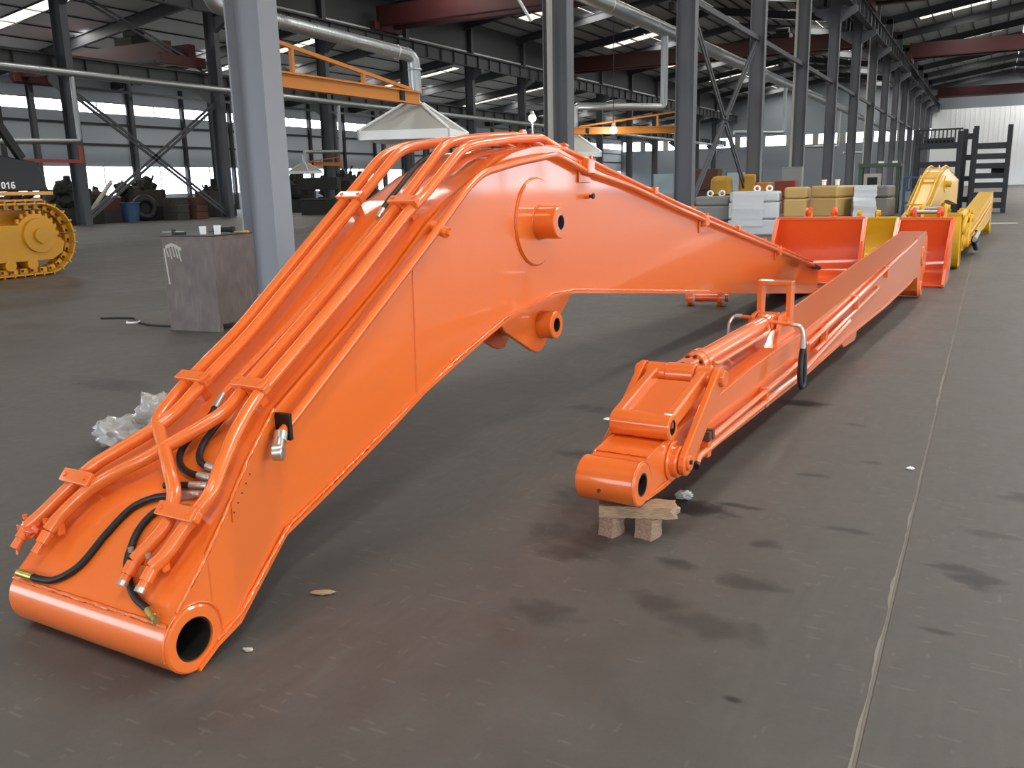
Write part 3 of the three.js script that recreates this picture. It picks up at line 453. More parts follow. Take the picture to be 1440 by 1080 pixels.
  parts('gland_bolt', [0.5, 1.3, 2.1, 2.9, -0.4].map((q) => rod(at(0.0).add(V(0.052 * Math.cos(q), 0.052 * Math.sin(q), 0)), at(-0.02).add(V(0.052 * Math.cos(q), 0.052 * Math.sin(q), 0)), 0.009, 6)), M.darkSteel, cy);
  part('cylinder_pipe', pipe([at(0.1).add(V(0.075, 0.0, 0)), at(0.14).add(V(0.088, -0.01, 0)), at(1.12).add(V(0.088, -0.01, 0)), at(1.2).add(V(0.06, 0.01, 0))], 0.012, 0.03, 30, 10), mat, cy);
  // clevis at the rear end of the cylinder, with a guard hoop
  for (const s of [1, -1]) part('cylinder_lug', plate([[2.26, 0.48], [2.3, 0.56], [2.36, 0.655], [2.46, 0.665], [2.54, 0.62], [2.74, 0.49]], 0.026, s * 0.085), mat, a);
  part('cylinder_eye', [hub(0.058, 0.02, 0.068, 32).translate(0, 0.605, -2.42), disc(0.03, 0.13, 24).translate(0, 0.605, -2.42), bar(ap(2.3, 0.60, 0), ap(2.42, 0.605, 0), 0.11, 0.1, V(0, 1, 0), 0.015)], mat, a);
  const hz = 2.52;
  if (full) part('guard_hoop', [box(0.035, 0.28, 0.09, -0.085, 0.71, -hz, 0.006), box(0.035, 0.28, 0.09, 0.105, 0.71, -hz, 0.006), box(0.225, 0.03, 0.09, 0.01, 0.845, -hz, 0.006)], mat, a, 'upright rectangular loop');
  if (full) {
    // pipes along the right face
    const rf = 0.177;
    part('arm_pipe', pipe([ap(2.75, 0.40, rf), ap(4.312, 0.504, rf), ap(6.074, 0.643, rf), ap(8.1, 0.775, rf), ap(8.25, 0.78, 0.15)], 0.018, 0.05, 60, 10), mat, a);
    part('arm_pipe', pipe([ap(3.0, 0.318, rf), ap(4.054, 0.39, rf), ap(5.56, 0.487, rf), ap(5.62, 0.49, 0.15)], 0.016, 0.05, 40, 10), mat, a);
    const low = part('arm_pipe', pipe([ap(0.50, 0.204, 0.2), ap(0.56, 0.215, 0.185), ap(0.63, 0.212, rf), ap(1.474, 0.222, rf), ap(2.629, 0.232, rf), ap(3.0, 0.27, rf), ap(4.2, 0.36, rf)], 0.019, 0.06, 60, 10), mat, a);
    part('pipe_cap', rod(ap(0.50, 0.204, 0.2), ap(0.475, 0.2, 0.207), 0.017, 12), M.black, low, 'black open pipe end');
    part('arm_pipe', pipe([ap(0.8, 0.262, rf), ap(1.467, 0.28, rf), ap(2.57, 0.318, rf)], 0.015, 0.04, 30, 10), mat, a);
    for (const t of [0.72, 1.75, 2.62, 3.3, 4.5, 6.0]) part('pipe_clamp', [box(0.045, 0.12, 0.045, 0.17, (lerpTable([[0.7, 0.235], [2.6, 0.27], [3.3, 0.385], [6, 0.6]], t)), -t, 0.006)], mat, a);
    part('pipe_clamp', [box(0.05, 0.05, 0.03, 0.175, 0.285, -0.70, 0.005), box(0.05, 0.05, 0.03, 0.175, 0.285, -0.75, 0.005)], M.rust, a, 'rusty brown clamp halves');
    // hose tails at the cylinder
    const hl = part('hose_tail', pipe([ap(2.22, 0.63, 0.06), ap(2.24, 0.62, 0.19), ap(2.24, 0.615, 0.20)], 0.012, 0.04, 20, 10), mat, a);
    part('hose_fitting', pipe([ap(2.24, 0.615, 0.19), ap(2.245, 0.612, 0.245), ap(2.25, 0.55, 0.262), ap(2.25, 0.5, 0.262)], 0.013, 0.03, 24, 12), M.zinc, hl, 'zinc-plated elbow');
    part('hose_fitting', [rod(ap(2.25, 0.53, 0.262), ap(2.25, 0.47, 0.262), 0.019, 12), rod(ap(2.29, 0.49, 0.24), ap(2.29, 0.5, 0.28), 0.014, 6)], M.zinc, hl);
    part('hose', hose([ap(2.25, 0.47, 0.262), ap(2.235, 0.40, 0.258), ap(2.22, 0.30, 0.26), ap(2.235, 0.225, 0.266), ap(2.27, 0.23, 0.272), ap(2.285, 0.30, 0.272), ap(2.29, 0.40, 0.266), ap(2.28, 0.47, 0.262)], 0.017, 70, 10), M.rubber, hl, 'black hose loop hanging down');
    const h2 = part('hose_tail', pipe([ap(2.22, 0.65, -0.05), ap(2.24, 0.65, -0.13)], 0.012, 0.04, 12, 10), mat, a);
    part('hose_fitting', [pipe([ap(2.24, 0.65, -0.12), ap(2.24, 0.65, -0.185), ap(2.2, 0.6, -0.2), ap(2.2, 0.5, -0.2)], 0.012, 0.04, 24, 12), rod(ap(2.24, 0.65, -0.13), ap(2.24, 0.65, -0.17), 0.018, 6)], M.zinc, h2, 'zinc-plated elbow');
    part('hose', hose([ap(2.2, 0.51, -0.2), ap(2.2, 0.45, -0.2), ap(2.23, 0.40, -0.19)], 0.015, 16, 10), M.rubber, h2);
    weld([ap(0.09, 0.343, -0.12), ap(0.09, 0.343, 0.12)], 0.005, a, mat);
    weld([ap(0.12, 0.165, 0.135), ap(0.54, 0.178, 0.138), ap(0.9, 0.176, 0.146)], 0.006, a, mat);
    weld(Array.from({ length: 25 }, (_, i) => ap(0.1 * Math.cos(i * Math.PI / 12 - 0.9), 0.245 + 0.1 * Math.sin(i * Math.PI / 12 - 0.9), 0.132)).slice(0, 16), 0.004, a, mat);
  } else for (const y of [0.1, 0.2]) part('arm_pipe', pipe([[1.0, 0.17], [4, 0.17], [8, 0.17]].map(([t, u]) => ap(t, atop(t) - y, u)), 0.018, 0.05, 30, 8), mat, a);
  return a;
}
makeArm('orange excavator arm with cylinder and linkage resting on wood', M.orange, [-1.345, 0, -3.39], -0.05585, true);
// ---------------------------------------------------------------- timber under the arm
function wedgeBox(w, h, d, j = 0.006) { // sawn block with slightly uneven corners
  const g = new THREE.BoxGeometry(w, h, d, 4, 4, 4), p = g.attributes.position;
  for (let i = 0; i < p.count; i++) { const x = p.getX(i), y = p.getY(i), z = p.getZ(i); p.setXYZ(i, x + j * n3(x * 20, y * 20, z * 20 + w * 9), y + j * 0.5 * n3(x * 20 + 4, y * 20, z * 20) * (y > -h / 2 + 0.001 ? 1 : 0), z + j * n3(x * 20, y * 20 + 8, z * 20)); }
  g.computeVertexNormals(); return g;
}
{
  const b1 = single('wood_block', wedgeBox(0.085, 0.088, 0.085, 0.003), M.woodDark, 'right brown wood block standing under the plank and arm tip', 'wood block', 'blocks under the arm tip');
  b1.position.set(-1.19, 0.045, -3.415); b1.rotation.y = -0.2;
  const b2 = single('wood_block', wedgeBox(0.078, 0.088, 0.085, 0.003), M.woodDark, 'left brown wood block standing under the plank and arm tip', 'wood block', 'blocks under the arm tip');
  b2.position.set(-1.345, 0.045, -3.375); b2.rotation.y = -0.25;
  const g = new THREE.BoxGeometry(0.33, 0.052, 0.11, 26, 3, 6), p = g.attributes.position;
  for (let i = 0; i < p.count; i++) { let x = p.getX(i), y = p.getY(i), z = p.getZ(i); if (x > 0.12) x += (x - 0.12) * 0.6 * n2(z * 60, y * 40) + 0.01 * n2(z * 160, 3); y += 0.003 * n2(x * 30, z * 30); p.setXYZ(i, x, y, z); }
  g.computeVertexNormals();
  const pl = single('wood_plank', g, M.wood, 'split pale plank between the arm tip and the two blocks', 'plank');
  pl.position.set(-1.245, 0.1165, -3.43); pl.rotation.y = 0.32;
}
// ---------------------------------------------------------------- odd bits on the floor
function bit(name, label, cat, geo, mat, pos, turn = 0) { const m = single(name, geo, mat, label, cat); m.position.set(...pos); m.rotation.y = turn; return m; }
bit('wood_chip', 'small brown wood chip lying on the floor beside the boom foot', 'wood chip', lumpy(0.03, 3, 0.25, 2, 2).scale(1.5, 0.3, 0.5), M.wood, [-2.12, 0.008, -2.36], 0.5);
bit('paper_scrap', 'tiny pale scrap on the floor near the boom foot hub', 'scrap', lumpy(0.014, 2, 0.4, 2, 6).scale(1.3, 0.5, 0.6), M.pale, [-2.07, 0.006, -1.92], 0.3);
bit('paper_scrap', 'white crumb on the floor left of the long joint', 'scrap', lumpy(0.016, 2, 0.35, 2, 9).scale(1.2, 0.5, 0.8), M.white, [-0.25, 0.007, -4.85], 0.3);
bit('film_scrap', 'crumpled clear film scrap on the dark stain behind the blocks', 'plastic film', lumpy(0.034, 4, 0.45, 1.8, 15).scale(1.1, 0.6, 0.8), M.film, [-1.19, 0.02, -3.93], 0.4);
bit('paper_scrap', 'small white crumb on the floor between boom and arm', 'scrap', lumpy(0.02, 2, 0.35, 2, 19).scale(1.3, 0.4, 0.8), M.white, [-2.08, 0.007, -5.15], 0.3);
{
  const f = thing('plastic_film', 'crumpled clear plastic film on the floor behind the boom pipes', 'plastic film', [-4.42, 0, -3.45]);
  part('film_fold', lumpy(0.13, 5, 0.42, 1.3, 31).scale(0.9, 1.0, 0.8).translate(0.1, 0.2, -0.05), M.film, f);
  part('film_fold', lumpy(0.12, 5, 0.42, 1.4, 44).scale(1.4, 0.8, 0.9).translate(-0.1, 0.1, 0.08), M.film, f);
}
{ // small orange link with pin lying behind the boom
  const l = thing('pin_link', 'small orange link with a pin on the floor under the boom', 'pin link', [-3.0, 0, -10.7], 0.25);
  part('pin', disc(0.05, 0.26, 24).translate(0, 0.1, 0), M.orangeDeep, l);
  for (const x of [-0.2, 0.16]) { const k = part('link_plate', hub(0.1, 0.04, 0.035, 28, 0.008).translate(x, 0.1, 0), M.orangeDeep, l); part('film_wrap', hub(0.104, 0.09, 0.015, 20).translate(x + 0.04, 0.102, 0), M.film, k); }
}

// ---------------------------------------------------------------- steel cabinet and what lies on it
{
  const t = 0.12, F = V(-7.49, 0, -6.85), a = V(-Math.cos(t), 0, -Math.sin(t)), b = V(Math.sin(t), 0, -Math.cos(t)), w = 0.7, d = 0.7;
  const c = F.clone().addScaledVector(a, w / 2).addScaledVector(b, d / 2);
  const k = thing('steel_cabinet', 'grey-brown steel box standing beside the big near column', 'cabinet', [c.x, 0, c.z], t);
  const side = (g, i) => { const p = g.attributes.position, uv = g.attributes.uv; for (let j = 0; j < p.count; j++) uv.setXY(j, p.getX(j) + p.getZ(j) + i * 0.3, p.getY(j)); return g; };
  part('body', side(box(w, 0.97, d, 0, 0.565, 0, 0.006), 0), M.cabinet, k);
  part('foot', [side(box(w, 0.1, 0.05, 0, 0.05, d / 2 - 0.025), 1), side(box(0.05, 0.1, d, w / 2 - 0.025, 0.05, 0), 1), side(box(0.05, 0.1, d, -w / 2 + 0.025, 0.05, 0), 1)].slice(0, 1), M.cabinet, k);
  for (const [x, z] of [[w / 2 - 0.04, -d / 2 + 0.04], [-w / 2 + 0.04, -d / 2 + 0.04]]) part('foot', side(box(0.08, 0.1, 0.08, x, 0.05, z), 2), M.cabinet, k);
  part('lid', box(w + 0.01, 0.012, d + 0.01, 0, 1.053, 0, 0.003), M.darkSteel, k);
  // white scrawl of paint on the left face
  const scr = [], W = (x, y) => V(x, y, d / 2 + 0.001);
  for (let i = 0; i < 5; i++) { const x = -0.3 + i * 0.042, L = 0.12 + 0.04 * n2(i * 3, 1); scr.push(bar(W(x, 0.93 + 0.03 * Math.sin(i * 0.8)), W(x + 0.03, 0.93 - L), 0.016, 0.0016, V(0, 0, 1)), bar(W(x, 0.93 + 0.03 * Math.sin(i * 0.8)), W(x + 0.042, 0.93 + 0.03 * Math.sin((i + 1) * 0.8)), 0.035, 0.0016, V(0, 0, 1))); }
  scr.push(bar(W(-0.325, 0.92), W(-0.295, 0.52), 0.02, 0.0016, V(0, 0, 1)));
  scr.forEach((g) => part('paint_mark', g, M.pale, k, 'streak of white paint'));
  const put = (x, z) => { const p = c.clone().addScaledVector(a, -x).addScaledVector(b, -z); return [p.x, 1.06, p.z]; };
  const cup = (label, x, z, h = 0.085) => { const o = thing('paper_cup', label, 'cup', put(x, z), 0, 'paper cups on the steel cabinet'); part('cup_body', turned([[0, 0], [0.033, 0], [0.04, h], [0.037, h], [0.031, 0.004], [0, 0.004]], 24, 'y'), M.white, o); part('cup_rim', new THREE.TorusGeometry(0.039, 0.0025, 8, 24).rotateX(Math.PI / 2).translate(0, h, 0), M.white, o); };
  cup('left white paper cup on the steel cabinet', 0.06, 0.1); cup('right white paper cup on the steel cabinet', 0.25, 0.05, 0.095);
  const cl = thing('clamp_tool', 'small grey metal tool lying left of the cups on the cabinet', 'tool', put(-0.2, 0.22), 0.4);
  part('tool_jaw', [box(0.14, 0.03, 0.04, 0, 0.015, 0, 0.006), box(0.03, 0.06, 0.05, -0.07, 0.03, 0, 0.006)], M.darkSteel, cl); part('tool_screw', rod(V(-0.2, 0.03, 0.01), V(0.05, 0.03, 0), 0.008), M.zinc, cl);
  const g2 = thing('grinder', 'dark hand grinder lying behind the cups on the cabinet', 'tool', put(0.1, -0.14), 0.2); g2.position.y += 0.012;
  part('grinder_body', [rod(V(-0.12, 0.03, 0), V(0.1, 0.03, 0), 0.028, 16), rod(V(0.1, 0.03, 0), V(0.14, 0.03, 0), 0.034, 16)], M.scrapDark, g2); part('grinder_disc', rod(V(-0.14, 0.002, 0), V(-0.14, 0.012, 0), 0.045, 24), M.darkSteel, g2);
  const st = thing('brush', 'thin stick with a yellow end lying on the right of the cabinet top', 'brush', put(0.28, -0.2), 0.1);
  part('stick', rod(V(-0.12, 0.012, 0), V(0.1, 0.016, 0), 0.007), M.tan, st); part('yellow_tip', rod(V(0.08, 0.016, 0), V(0.15, 0.018, 0), 0.013), M.yellow, st);
  single('floor_cable', hose([V(-9.7, 0.012, -7.15), V(-9.3, 0.012, -7.3), V(-9.0, 0.014, -7.12), V(-8.6, 0.012, -6.98), V(-8.25, 0.012, -7.0)], 0.012, 40, 8), M.rubber, 'dark cable on the floor left of the steel cabinet', 'cable');
  single('hook_wire', hose([V(-9.05, 0.02, -7.02), V(-8.95, 0.02, -6.95), V(-8.88, 0.02, -7.02), V(-8.93, 0.02, -7.1)], 0.012, 24, 8), M.white, 'small white hooked scrap lying on the dark cable', 'scrap');
}
// ---------------------------------------------------------------- extraction ducts, hoods, jibs
const ring = (p, dir, r) => new THREE.TorusGeometry(r, 0.02, 8, 24).applyQuaternion(new THREE.Quaternion().setFromUnitVectors(V(0, 0, 1), dir)).translate(p.x, p.y, p.z);
function hood(label, cx, y0, y1, cz, w, turn, neck) {
  const h = thing('extraction_hood', label, 'hood', [cx, y0, cz], turn), s = w / 2, H = y1 - y0;
  const pyr = new THREE.CylinderGeometry(0.16, s * Math.SQRT2, H - 0.16, 4, 1, true).rotateY(Math.PI / 4).translate(0, 0.16 + (H - 0.16) / 2, 0);
  part('canopy', [toCreasedNormals(pyr.toNonIndexed(), 0.1)], M.hoodSkin, h);
  for (const q of [0, 1, 2, 3]) { part('rim', box(w + 0.03, 0.17, 0.03, 0, 0.085, s).rotateY(q * Math.PI / 2), M.white, h); const k = (q * Math.PI) / 2 + Math.PI / 4, R = s * Math.SQRT2; part('edge_bar', rod(V(R * Math.cos(k), 0.17, R * Math.sin(k)), V(0.2 * Math.cos(k), H + 0.02, 0.2 * Math.sin(k)), 0.025, 8), M.white, h); }
  part('neck', rod(V(0, H - 0.04, 0), V(0, H + neck, 0), 0.115, 24), M.ductWhite, h);
  return h;
}
hood('big white-rimmed extraction hood hanging behind the boom', -10.05, 2.42, 3.12, -14.85, 1.75, 0.33, 0.25);
function duct(name, label, pts, r, bend, rings = []) { const o = thing(name, label, 'duct', [0, 0, 0]); part('tube', capped(path(pts, bend), r, Math.round(30 + pts.length * 14), 24), M.duct, o); rings.forEach(([p, d, rr]) => part('flange_ring', ring(p, d, rr ?? r), M.zinc, o)); return o; }
{
  const d = duct('spiral_duct', 'thick silver spiral duct leading to the big hood', [V(-10.0, 3.3, -14.85), V(-10.02, 4.0, -14.85), V(-11.02, 4.36, -12.3), V(-10.92, 4.36, -10.7), V(-11.0, 6.2, -10.3)], 0.12, 0.16, [[V(-10.0, 3.75, -14.85), V(0, 1, 0)], [V(-10.15, 4.04, -14.5), V(-1, 0.35, 2.5).normalize()]]);
  const c = path([V(-10.02, 4.0, -14.85), V(-11.02, 4.36, -12.3), V(-10.92, 4.36, -10.9)], 0.16), L = [];
  for (let i = 2; i < 56; i++) L.push(new THREE.TorusGeometry(0.121, 0.004, 5, 20).applyQuaternion(new THREE.Quaternion().setFromUnitVectors(V(0, 0, 1), c.getTangentAt(i / 57))).translate(...c.getPointAt(i / 57).toArray()));
  part('spiral_ribs', L, M.duct, d).userData.kind = 'stuff';
}
function jib(label, pivot, tip, rise, mat) {
  const j = thing('jib_crane', label, 'jib crane', [0, 0, 0]), u = V(0, rise, 0), q = (t) => pivot.clone().lerp(tip, t);
  part('jib_beam', ibeam(pivot, tip, 0.14, 0.24, 0.03), mat, j);
  part('tie_rod', bar(pivot.clone().add(u), q(0.95).add(V(0, 0.14, 0)), 0.06, 0.06), mat, j);
  for (const t of [0.22, 0.62]) part('strut', bar(q(t).add(V(0, 0.1, 0)), q(t).add(V(0, rise * (1 - t / 0.95) + 0.12 * t, 0)), 0.06, 0.06, V(1, 0, 0)), mat, j);
  part('mast', bar(pivot.clone().add(V(0, -0.35, 0)), pivot.clone().add(V(0, rise + 0.15, 0)), 0.12, 0.12, V(1, 0, 0)), mat, j);
  part('chain_trolley', [box(0.1, 0.22, 0.14, 0, 0, 0, 0.01).translate(...q(0.87).add(V(0, -0.02, 0)).toArray())], M.scrapDark, j);
  return j;
}
jib('orange jib crane arm reaching from the big near column to the hood', V(-9.8, 3.2, -10.15), V(-9.84, 3.2, -14.7), 0.62, M.jib);
jib('orange jib crane arm on the third column of the near row', V(-9.85, 3.35, -31.2), V(-13.0, 3.35, -29.0), 0.62, M.jib);
{
  const rings = []; for (let z = -14; z > -112; z -= 4.2) rings.push([V(-10.75, 6.85, z), V(0, 0, 1)]);
  duct('spiral_duct', 'long silver spiral duct running beside the near column row', [V(-10.75, 6.85, -12), V(-10.75, 6.85, -112)], 0.24, 0.1, rings);
  const r2 = []; for (let z = 12; z > -150; z -= 5.1) r2.push([V(-41.4, 7.6, z), V(0, 0, 1)]);
  duct('spiral_duct', 'long silver spiral duct along the second column row on the left', [V(-41.4, 7.6, 14), V(-41.4, 7.6, -155)], 0.2, 0.1, r2);
  const drop = (label, l, r) => duct('drop_pipe', label, l, r, 0.18);
  drop('silver drop pipe turning toward the second hood', [V(-10.75, 6.65, -32.0), V(-10.75, 4.2, -32.0), V(-13.1, 4.2, -29.3), V(-13.1, 3.2, -29.3)], 0.13);
  drop('silver drop pipe hanging farther down the near row', [V(-10.75, 6.65, -53.4), V(-10.75, 4.2, -53.4), V(-13, 4.2, -51.0)], 0.11);
  drop('far silver drop pipe, the third of the near row', [V(-10.75, 6.65, -74), V(-10.75, 4.0, -74), V(-13, 4.0, -72)], 0.11);
  drop('far silver drop pipe, the fourth of the near row', [V(-10.75, 6.65, -95), V(-10.75, 4.0, -95), V(-13, 4.0, -93)], 0.11);
  drop('white drop pipe at the far left above the crawler', [V(-41.4, 7.45, -30.6), V(-41.4, 4.3, -30.6), V(-41.5, 4.15, -26)], 0.12);
  drop('white drop pipe left of the big hood above the dark press', [V(-41.4, 7.45, -51.6), V(-41.4, 4.25, -51.6), V(-41.4, 4.15, -47.6), V(-41.4, 3.4, -47.6)], 0.12);
}
hood('second extraction hood hanging behind the boom peak', -13.1, 2.45, 3.2, -29.3, 1.7, 0.5, 0.05);
hood('small extraction hood over the dark press on the left', -41.4, 2.7, 3.4, -47.6, 1.6, 0.1, 0.05);
{ const j = thing('jib_crane', 'thin red jib arm under the white drop pipe at the far left', 'jib crane'); part('jib_beam', bar(V(-41.7, 3.3, -30.8), V(-41.7, 3.3, -27.2), 0.12, 0.16), M.redPipe, j); part('mast', bar(V(-41.7, 3.2, -30.8), V(-41.7, 4.1, -30.8), 0.14, 0.14, V(1, 0, 0)), M.redPipe, j); }
jib('brown jib arm above the dark press', V(-41.8, 3.4, -51.9), V(-41.8, 3.4, -48.4), 0.5, M.jib);
// work lamps
function lamp(label, p, pole, power) {
  const l = thing('work_lamp', label, 'lamp', [0, 0, 0]);
  const glow = new THREE.MeshStandardMaterial({ color: 0xffffff, emissive: new THREE.Color(1, 0.98, 0.94), emissiveIntensity: 6 });
  part('lamp_bulb', new THREE.SphereGeometry(0.13, 20, 14).translate(p.x, p.y, p.z), glow, l);
  part('lamp_cap', rod(p.clone().add(V(0, 0.1, 0)), p.clone().add(V(0, 0.24, 0)), 0.09, 16, 0.05), M.zinc, l);
  if (pole) { part('lamp_pole', rod(V(p.x, 0, p.z), p.clone().add(V(0, -0.12, 0)), 0.03), M.white, l); part('lamp_base', disc(0.3, 0.03, 24).rotateZ(Math.PI / 2).translate(p.x, 0.03, p.z), M.darkSteel, l); }
  else part('lamp_cord', rod(p.clone().add(V(0, 0.22, 0)), p.clone().add(V(0, 3.5, 0)), 0.012), M.rubber, l);
  const li = new THREE.PointLight(new THREE.Color(1, 0.97, 0.92), power); li.position.copy(p); li.shadow.radius = 5; scene.add(li);
}
lamp('bright white lamp on a thin pole left of the second near column', V(-14.05, 3.78, -27.9), true, 5);
lamp('small hanging lamp in front of the second orange jib', V(-11.6, 3.32, -29.2), false, 2);
// conduits and switch cabinet on the columns
single('conduit', [bar(V(-9.5, 0.2, -19.84), V(-9.5, 14, -19.84), 0.14, 0.08, V(1, 0, 0)), bar(V(-10.08, 4, -19.72), V(-10.08, 4.06, -19.72), 0.2, 0.12, V(1, 0, 0))].slice(0, 1), M.pale, 'white cable conduit up the second column of the near row', 'conduit');
single('conduit', bar(V(-9.72, 2.2, -50.4), V(-9.72, 14, -50.4), 0.22, 0.1, V(1, 0, 0)), M.pale, 'white cable conduit above the grey switch cabinet', 'conduit');
single('conduit', bar(V(-9.72, 0.2, -81), V(-9.72, 14, -81), 0.22, 0.1, V(1, 0, 0)), M.pale, 'white cable conduit on a far column of the near row', 'conduit');
single('conduit', bar(V(-9.5, 5.15, -18.9), V(-10.3, 6.9, -18.1), 0.05, 0.05, V(1, 0, 0)), M.white, 'thin slanting white rod beside the second near column', 'rod');
{
  const e = thing('switch_cabinet', 'tall pale grey switch cabinet at the foot of a far column', 'cabinet', [-9.5, 0, -49.9]);
  part('cabinet_body', box(1.05, 2.2, 0.5, 0, 1.1, 0, 0.02), M.grayPaint, e); part('door', box(0.98, 2.0, 0.03, 0, 1.12, 0.26, 0.008), std('#9a9c98', 0.5), e); part('handle', box(0.03, 0.2, 0.03, 0.4, 1.1, 0.29, 0.006), M.darkSteel, e);
}
// ---------------------------------------------------------------- buckets
function makeBucket(label, mat, pos, turn, w, scale, teeth) {
  const b = thing('excavator_bucket', label, 'bucket', pos, turn, 'buckets behind the boom and the arm'); b.scale.setScalar(scale);
  const prof = [[0.5, 0.02], [0.1, 0.0], [-0.12, 0.02], [-0.28, 0.09], [-0.38, 0.2], [-0.43, 0.35], [-0.43, 0.55], [-0.39, 0.75], [-0.34, 0.92]];
  const A = prof.map(([z, y]) => V(-w, y, z)), B = prof.map(([z, y]) => V(w, y, z));
  part('shell', slab(A, B, (i) => { const a = prof[Math.max(0, i - 1)], c = prof[Math.min(prof.length - 1, i + 1)], d = V(0, c[0] - a[0], -(c[1] - a[1])).normalize(); return V(0, -d.y * -0.02, -d.z * -0.02 * -1).multiplyScalar(-1); }), mat, b);
  const outline = prof.map(([z, y]) => [-z, y]).concat([[0.3, 0.92], [-0.05, 0.6], [-0.32, 0.25], [-0.48, 0.06]]);
  for (const s of [-1, 1]) { part('side_plate', plate(outline, 0.022, s * w, 0.003), mat, b); part('side_edge', slab([[0.36, 0.94], [-0.02, 0.62], [-0.3, 0.27], [-0.47, 0.07]].map(([x, y]) => V(s * w - 0.03, y, -x)), [[0.36, 0.94], [-0.02, 0.62], [-0.3, 0.27], [-0.47, 0.07]].map(([x, y]) => V(s * w + 0.03, y, -x)), V(0, -0.02, -0.015)), mat, b); }
  part('lip', box(w * 2 + 0.04, 0.035, 0.12, 0, 0.02, 0.5, 0.008), mat, b); part('top_lip', box(w * 2, 0.05, 0.05, 0, 0.92, -0.35, 0.008), mat, b);
  for (const s of [-1, 1]) part('wear_strip', box(w * 2 - 0.1, 0.012, 0.06, 0, 0.028, 0.1 + 0.1 * s, 0.003), mat, b);
  part('side_cutter', plate([[-0.62, 0.01], [-0.62, 0.05], [-0.4, 0.24], [-0.36, 0.24], [-0.4, 0.01]], 0.04, w + 0.01), mat, b);
  for (const s of [-1, 1]) part('ear', plate([[0.37, 0.92], [0.35, 1.0], [0.38, 1.06], [0.44, 1.09], [0.5, 1.07], [0.55, 1.0], [0.64, 0.75], [0.45, 0.5]], 0.05, s * 0.17, 0.005, [[0.44, 1.02, 0.035]]), mat, b);
  for (const s of [-1, 1]) part('ear_boss', hub(0.06, 0.036, 0.035, 24).translate(s * 0.2, 1.02, -0.44), mat, b);
  if (teeth) part('pin', disc(0.032, 0.16, 20).translate(0, 1.02, -0.44), M.steel, b, 'bright steel pin between the ears');
  return b;
}
makeBucket('wide orange bucket standing behind the tip of the boom', M.orangeDeep, [-2.25, 0, -13.95], 0.05, 0.64, 1.0, false);
makeBucket('orange bucket behind the far end of the orange arm', M.orangeDeep, [-0.82, 0, -14.05], -0.05, 0.37, 0.98, true);
makeBucket('yellow bucket behind the wide orange bucket', M.yellow, [-1.95, 0, -17.3], 0.0, 0.58, 0.86, false);
makeBucket('yellow bucket turned back to front beside the floor joint', M.yellow, [-0.78, 0, -16.5], Math.PI, 0.4, 0.98, true);
makeBoom('yellow excavator boom lying far behind the orange one', M.yellow, [-1.75, 0, -25.3], -0.14, false, 4.6);
{ const a = makeArm('yellow excavator arm lying far back beside the floor joint', M.yellow, [-0.52, 0, -17.6], -0.045, false); a.scale.set(1.1, 1.32, 1.02);
  part('chrome_rod', rod(ap(1.2, 0.25, 0.25), ap(2.4, 0.3, 0.24), 0.035, 16), M.steel, a, 'bright chrome rod'); part('black_hose', hose([ap(1.6, 0.25, 0.2), ap(1.8, 0.12, 0.24), ap(2.2, 0.1, 0.24), ap(2.6, 0.3, 0.2)], 0.04, 24, 8), M.rubber, a); }
single('pale_board', box(1.2, 0.02, 0.5, 0.25, 0.012, -32.2), M.pale, 'pale flat board lying on the floor far down by the racks', 'board');
// ---------------------------------------------------------------- counterweights
function counterweight(label, mat, pos, turn, w, h, d, wrapMat, eyes) {
  const c = thing('counterweight', label, 'counterweight', pos, turn, 'counterweights in a row behind the buckets');
  part('lower_block', box(w, h * 0.36, d, 0, h * 0.18, 0, 0.05), mat, c); part('upper_block', box(w, h * 0.38, d, 0, h * 0.56, 0, 0.05), mat, c); part('top_block', box(w * 0.98, h * 0.24, d * 0.98, 0, h * 0.875, 0, 0.07), mat, c);
  if (eyes) for (const s of [-1, 1]) part('lifting_eye', new THREE.TorusGeometry(0.075, 0.028, 10, 20).translate(s * 0.17 + eyes, h + 0.07, 0), M.white, c);
  if (wrapMat) { const A = [], B = []; for (let i = 0; i <= 16; i++) { const y = h * 1.01 - h * 0.8 * i / 16, k = 0.02 * n2(i * 0.9, pos[0]); A.push(V(-w * 0.42 + k, y, d / 2 + 0.02 + 0.03 * Math.abs(n2(i * 0.7, 3)))); B.push(V(w * 0.2 + 2 * k, y, d / 2 + 0.015 + 0.04 * Math.abs(n2(i * 0.8, 9)))); } part('film_sheet', slab(A, B, V(0, 0, -0.006)), wrapMat, c, 'glossy plastic film'); }
}
counterweight('grey counterweight with two white lifting eyes, leftmost of the row', M.grayPaint, [-7.15, 0, -26.0], 0.1, 1.0, 1.1, 0.8, null, 0.05);
counterweight('silver film-wrapped counterweight with two lifting eyes', M.silver, [-5.92, 0, -25.9], 0.12, 1.4, 1.22, 0.9, M.filmWhite, 0.2);
counterweight('narrow tan counterweight beside the silver wrapped one', M.tan, [-4.8, 0, -26.1], 0.05, 0.62, 1.32, 0.9);
counterweight('wide tan counterweight in the middle of the row', M.tan, [-3.85, 0, -26.2], -0.42, 0.85, 1.34, 1.0);
counterweight('grey counterweight with a strip of glossy film, rightmost of the row', std('#77736e', 0.6), [-2.78, 0, -26.0], -0.15, 0.95, 1.32, 0.8, M.filmWhite);
for (const [x, l] of [[-4.1, 'left'], [-3.75, 'right']]) { const o = thing('white_fitting', `${l} small white fitting lying on the wide tan counterweight`, 'fitting', [x, 1.345, -26.1]); part('fitting_body', rod(V(0, 0, 0), V(0, 0.13, 0), 0.06, 12), M.white, o); part('fitting_cap', rod(V(0, 0.12, 0), V(0, 0.15, 0), 0.075, 12), M.white, o); }
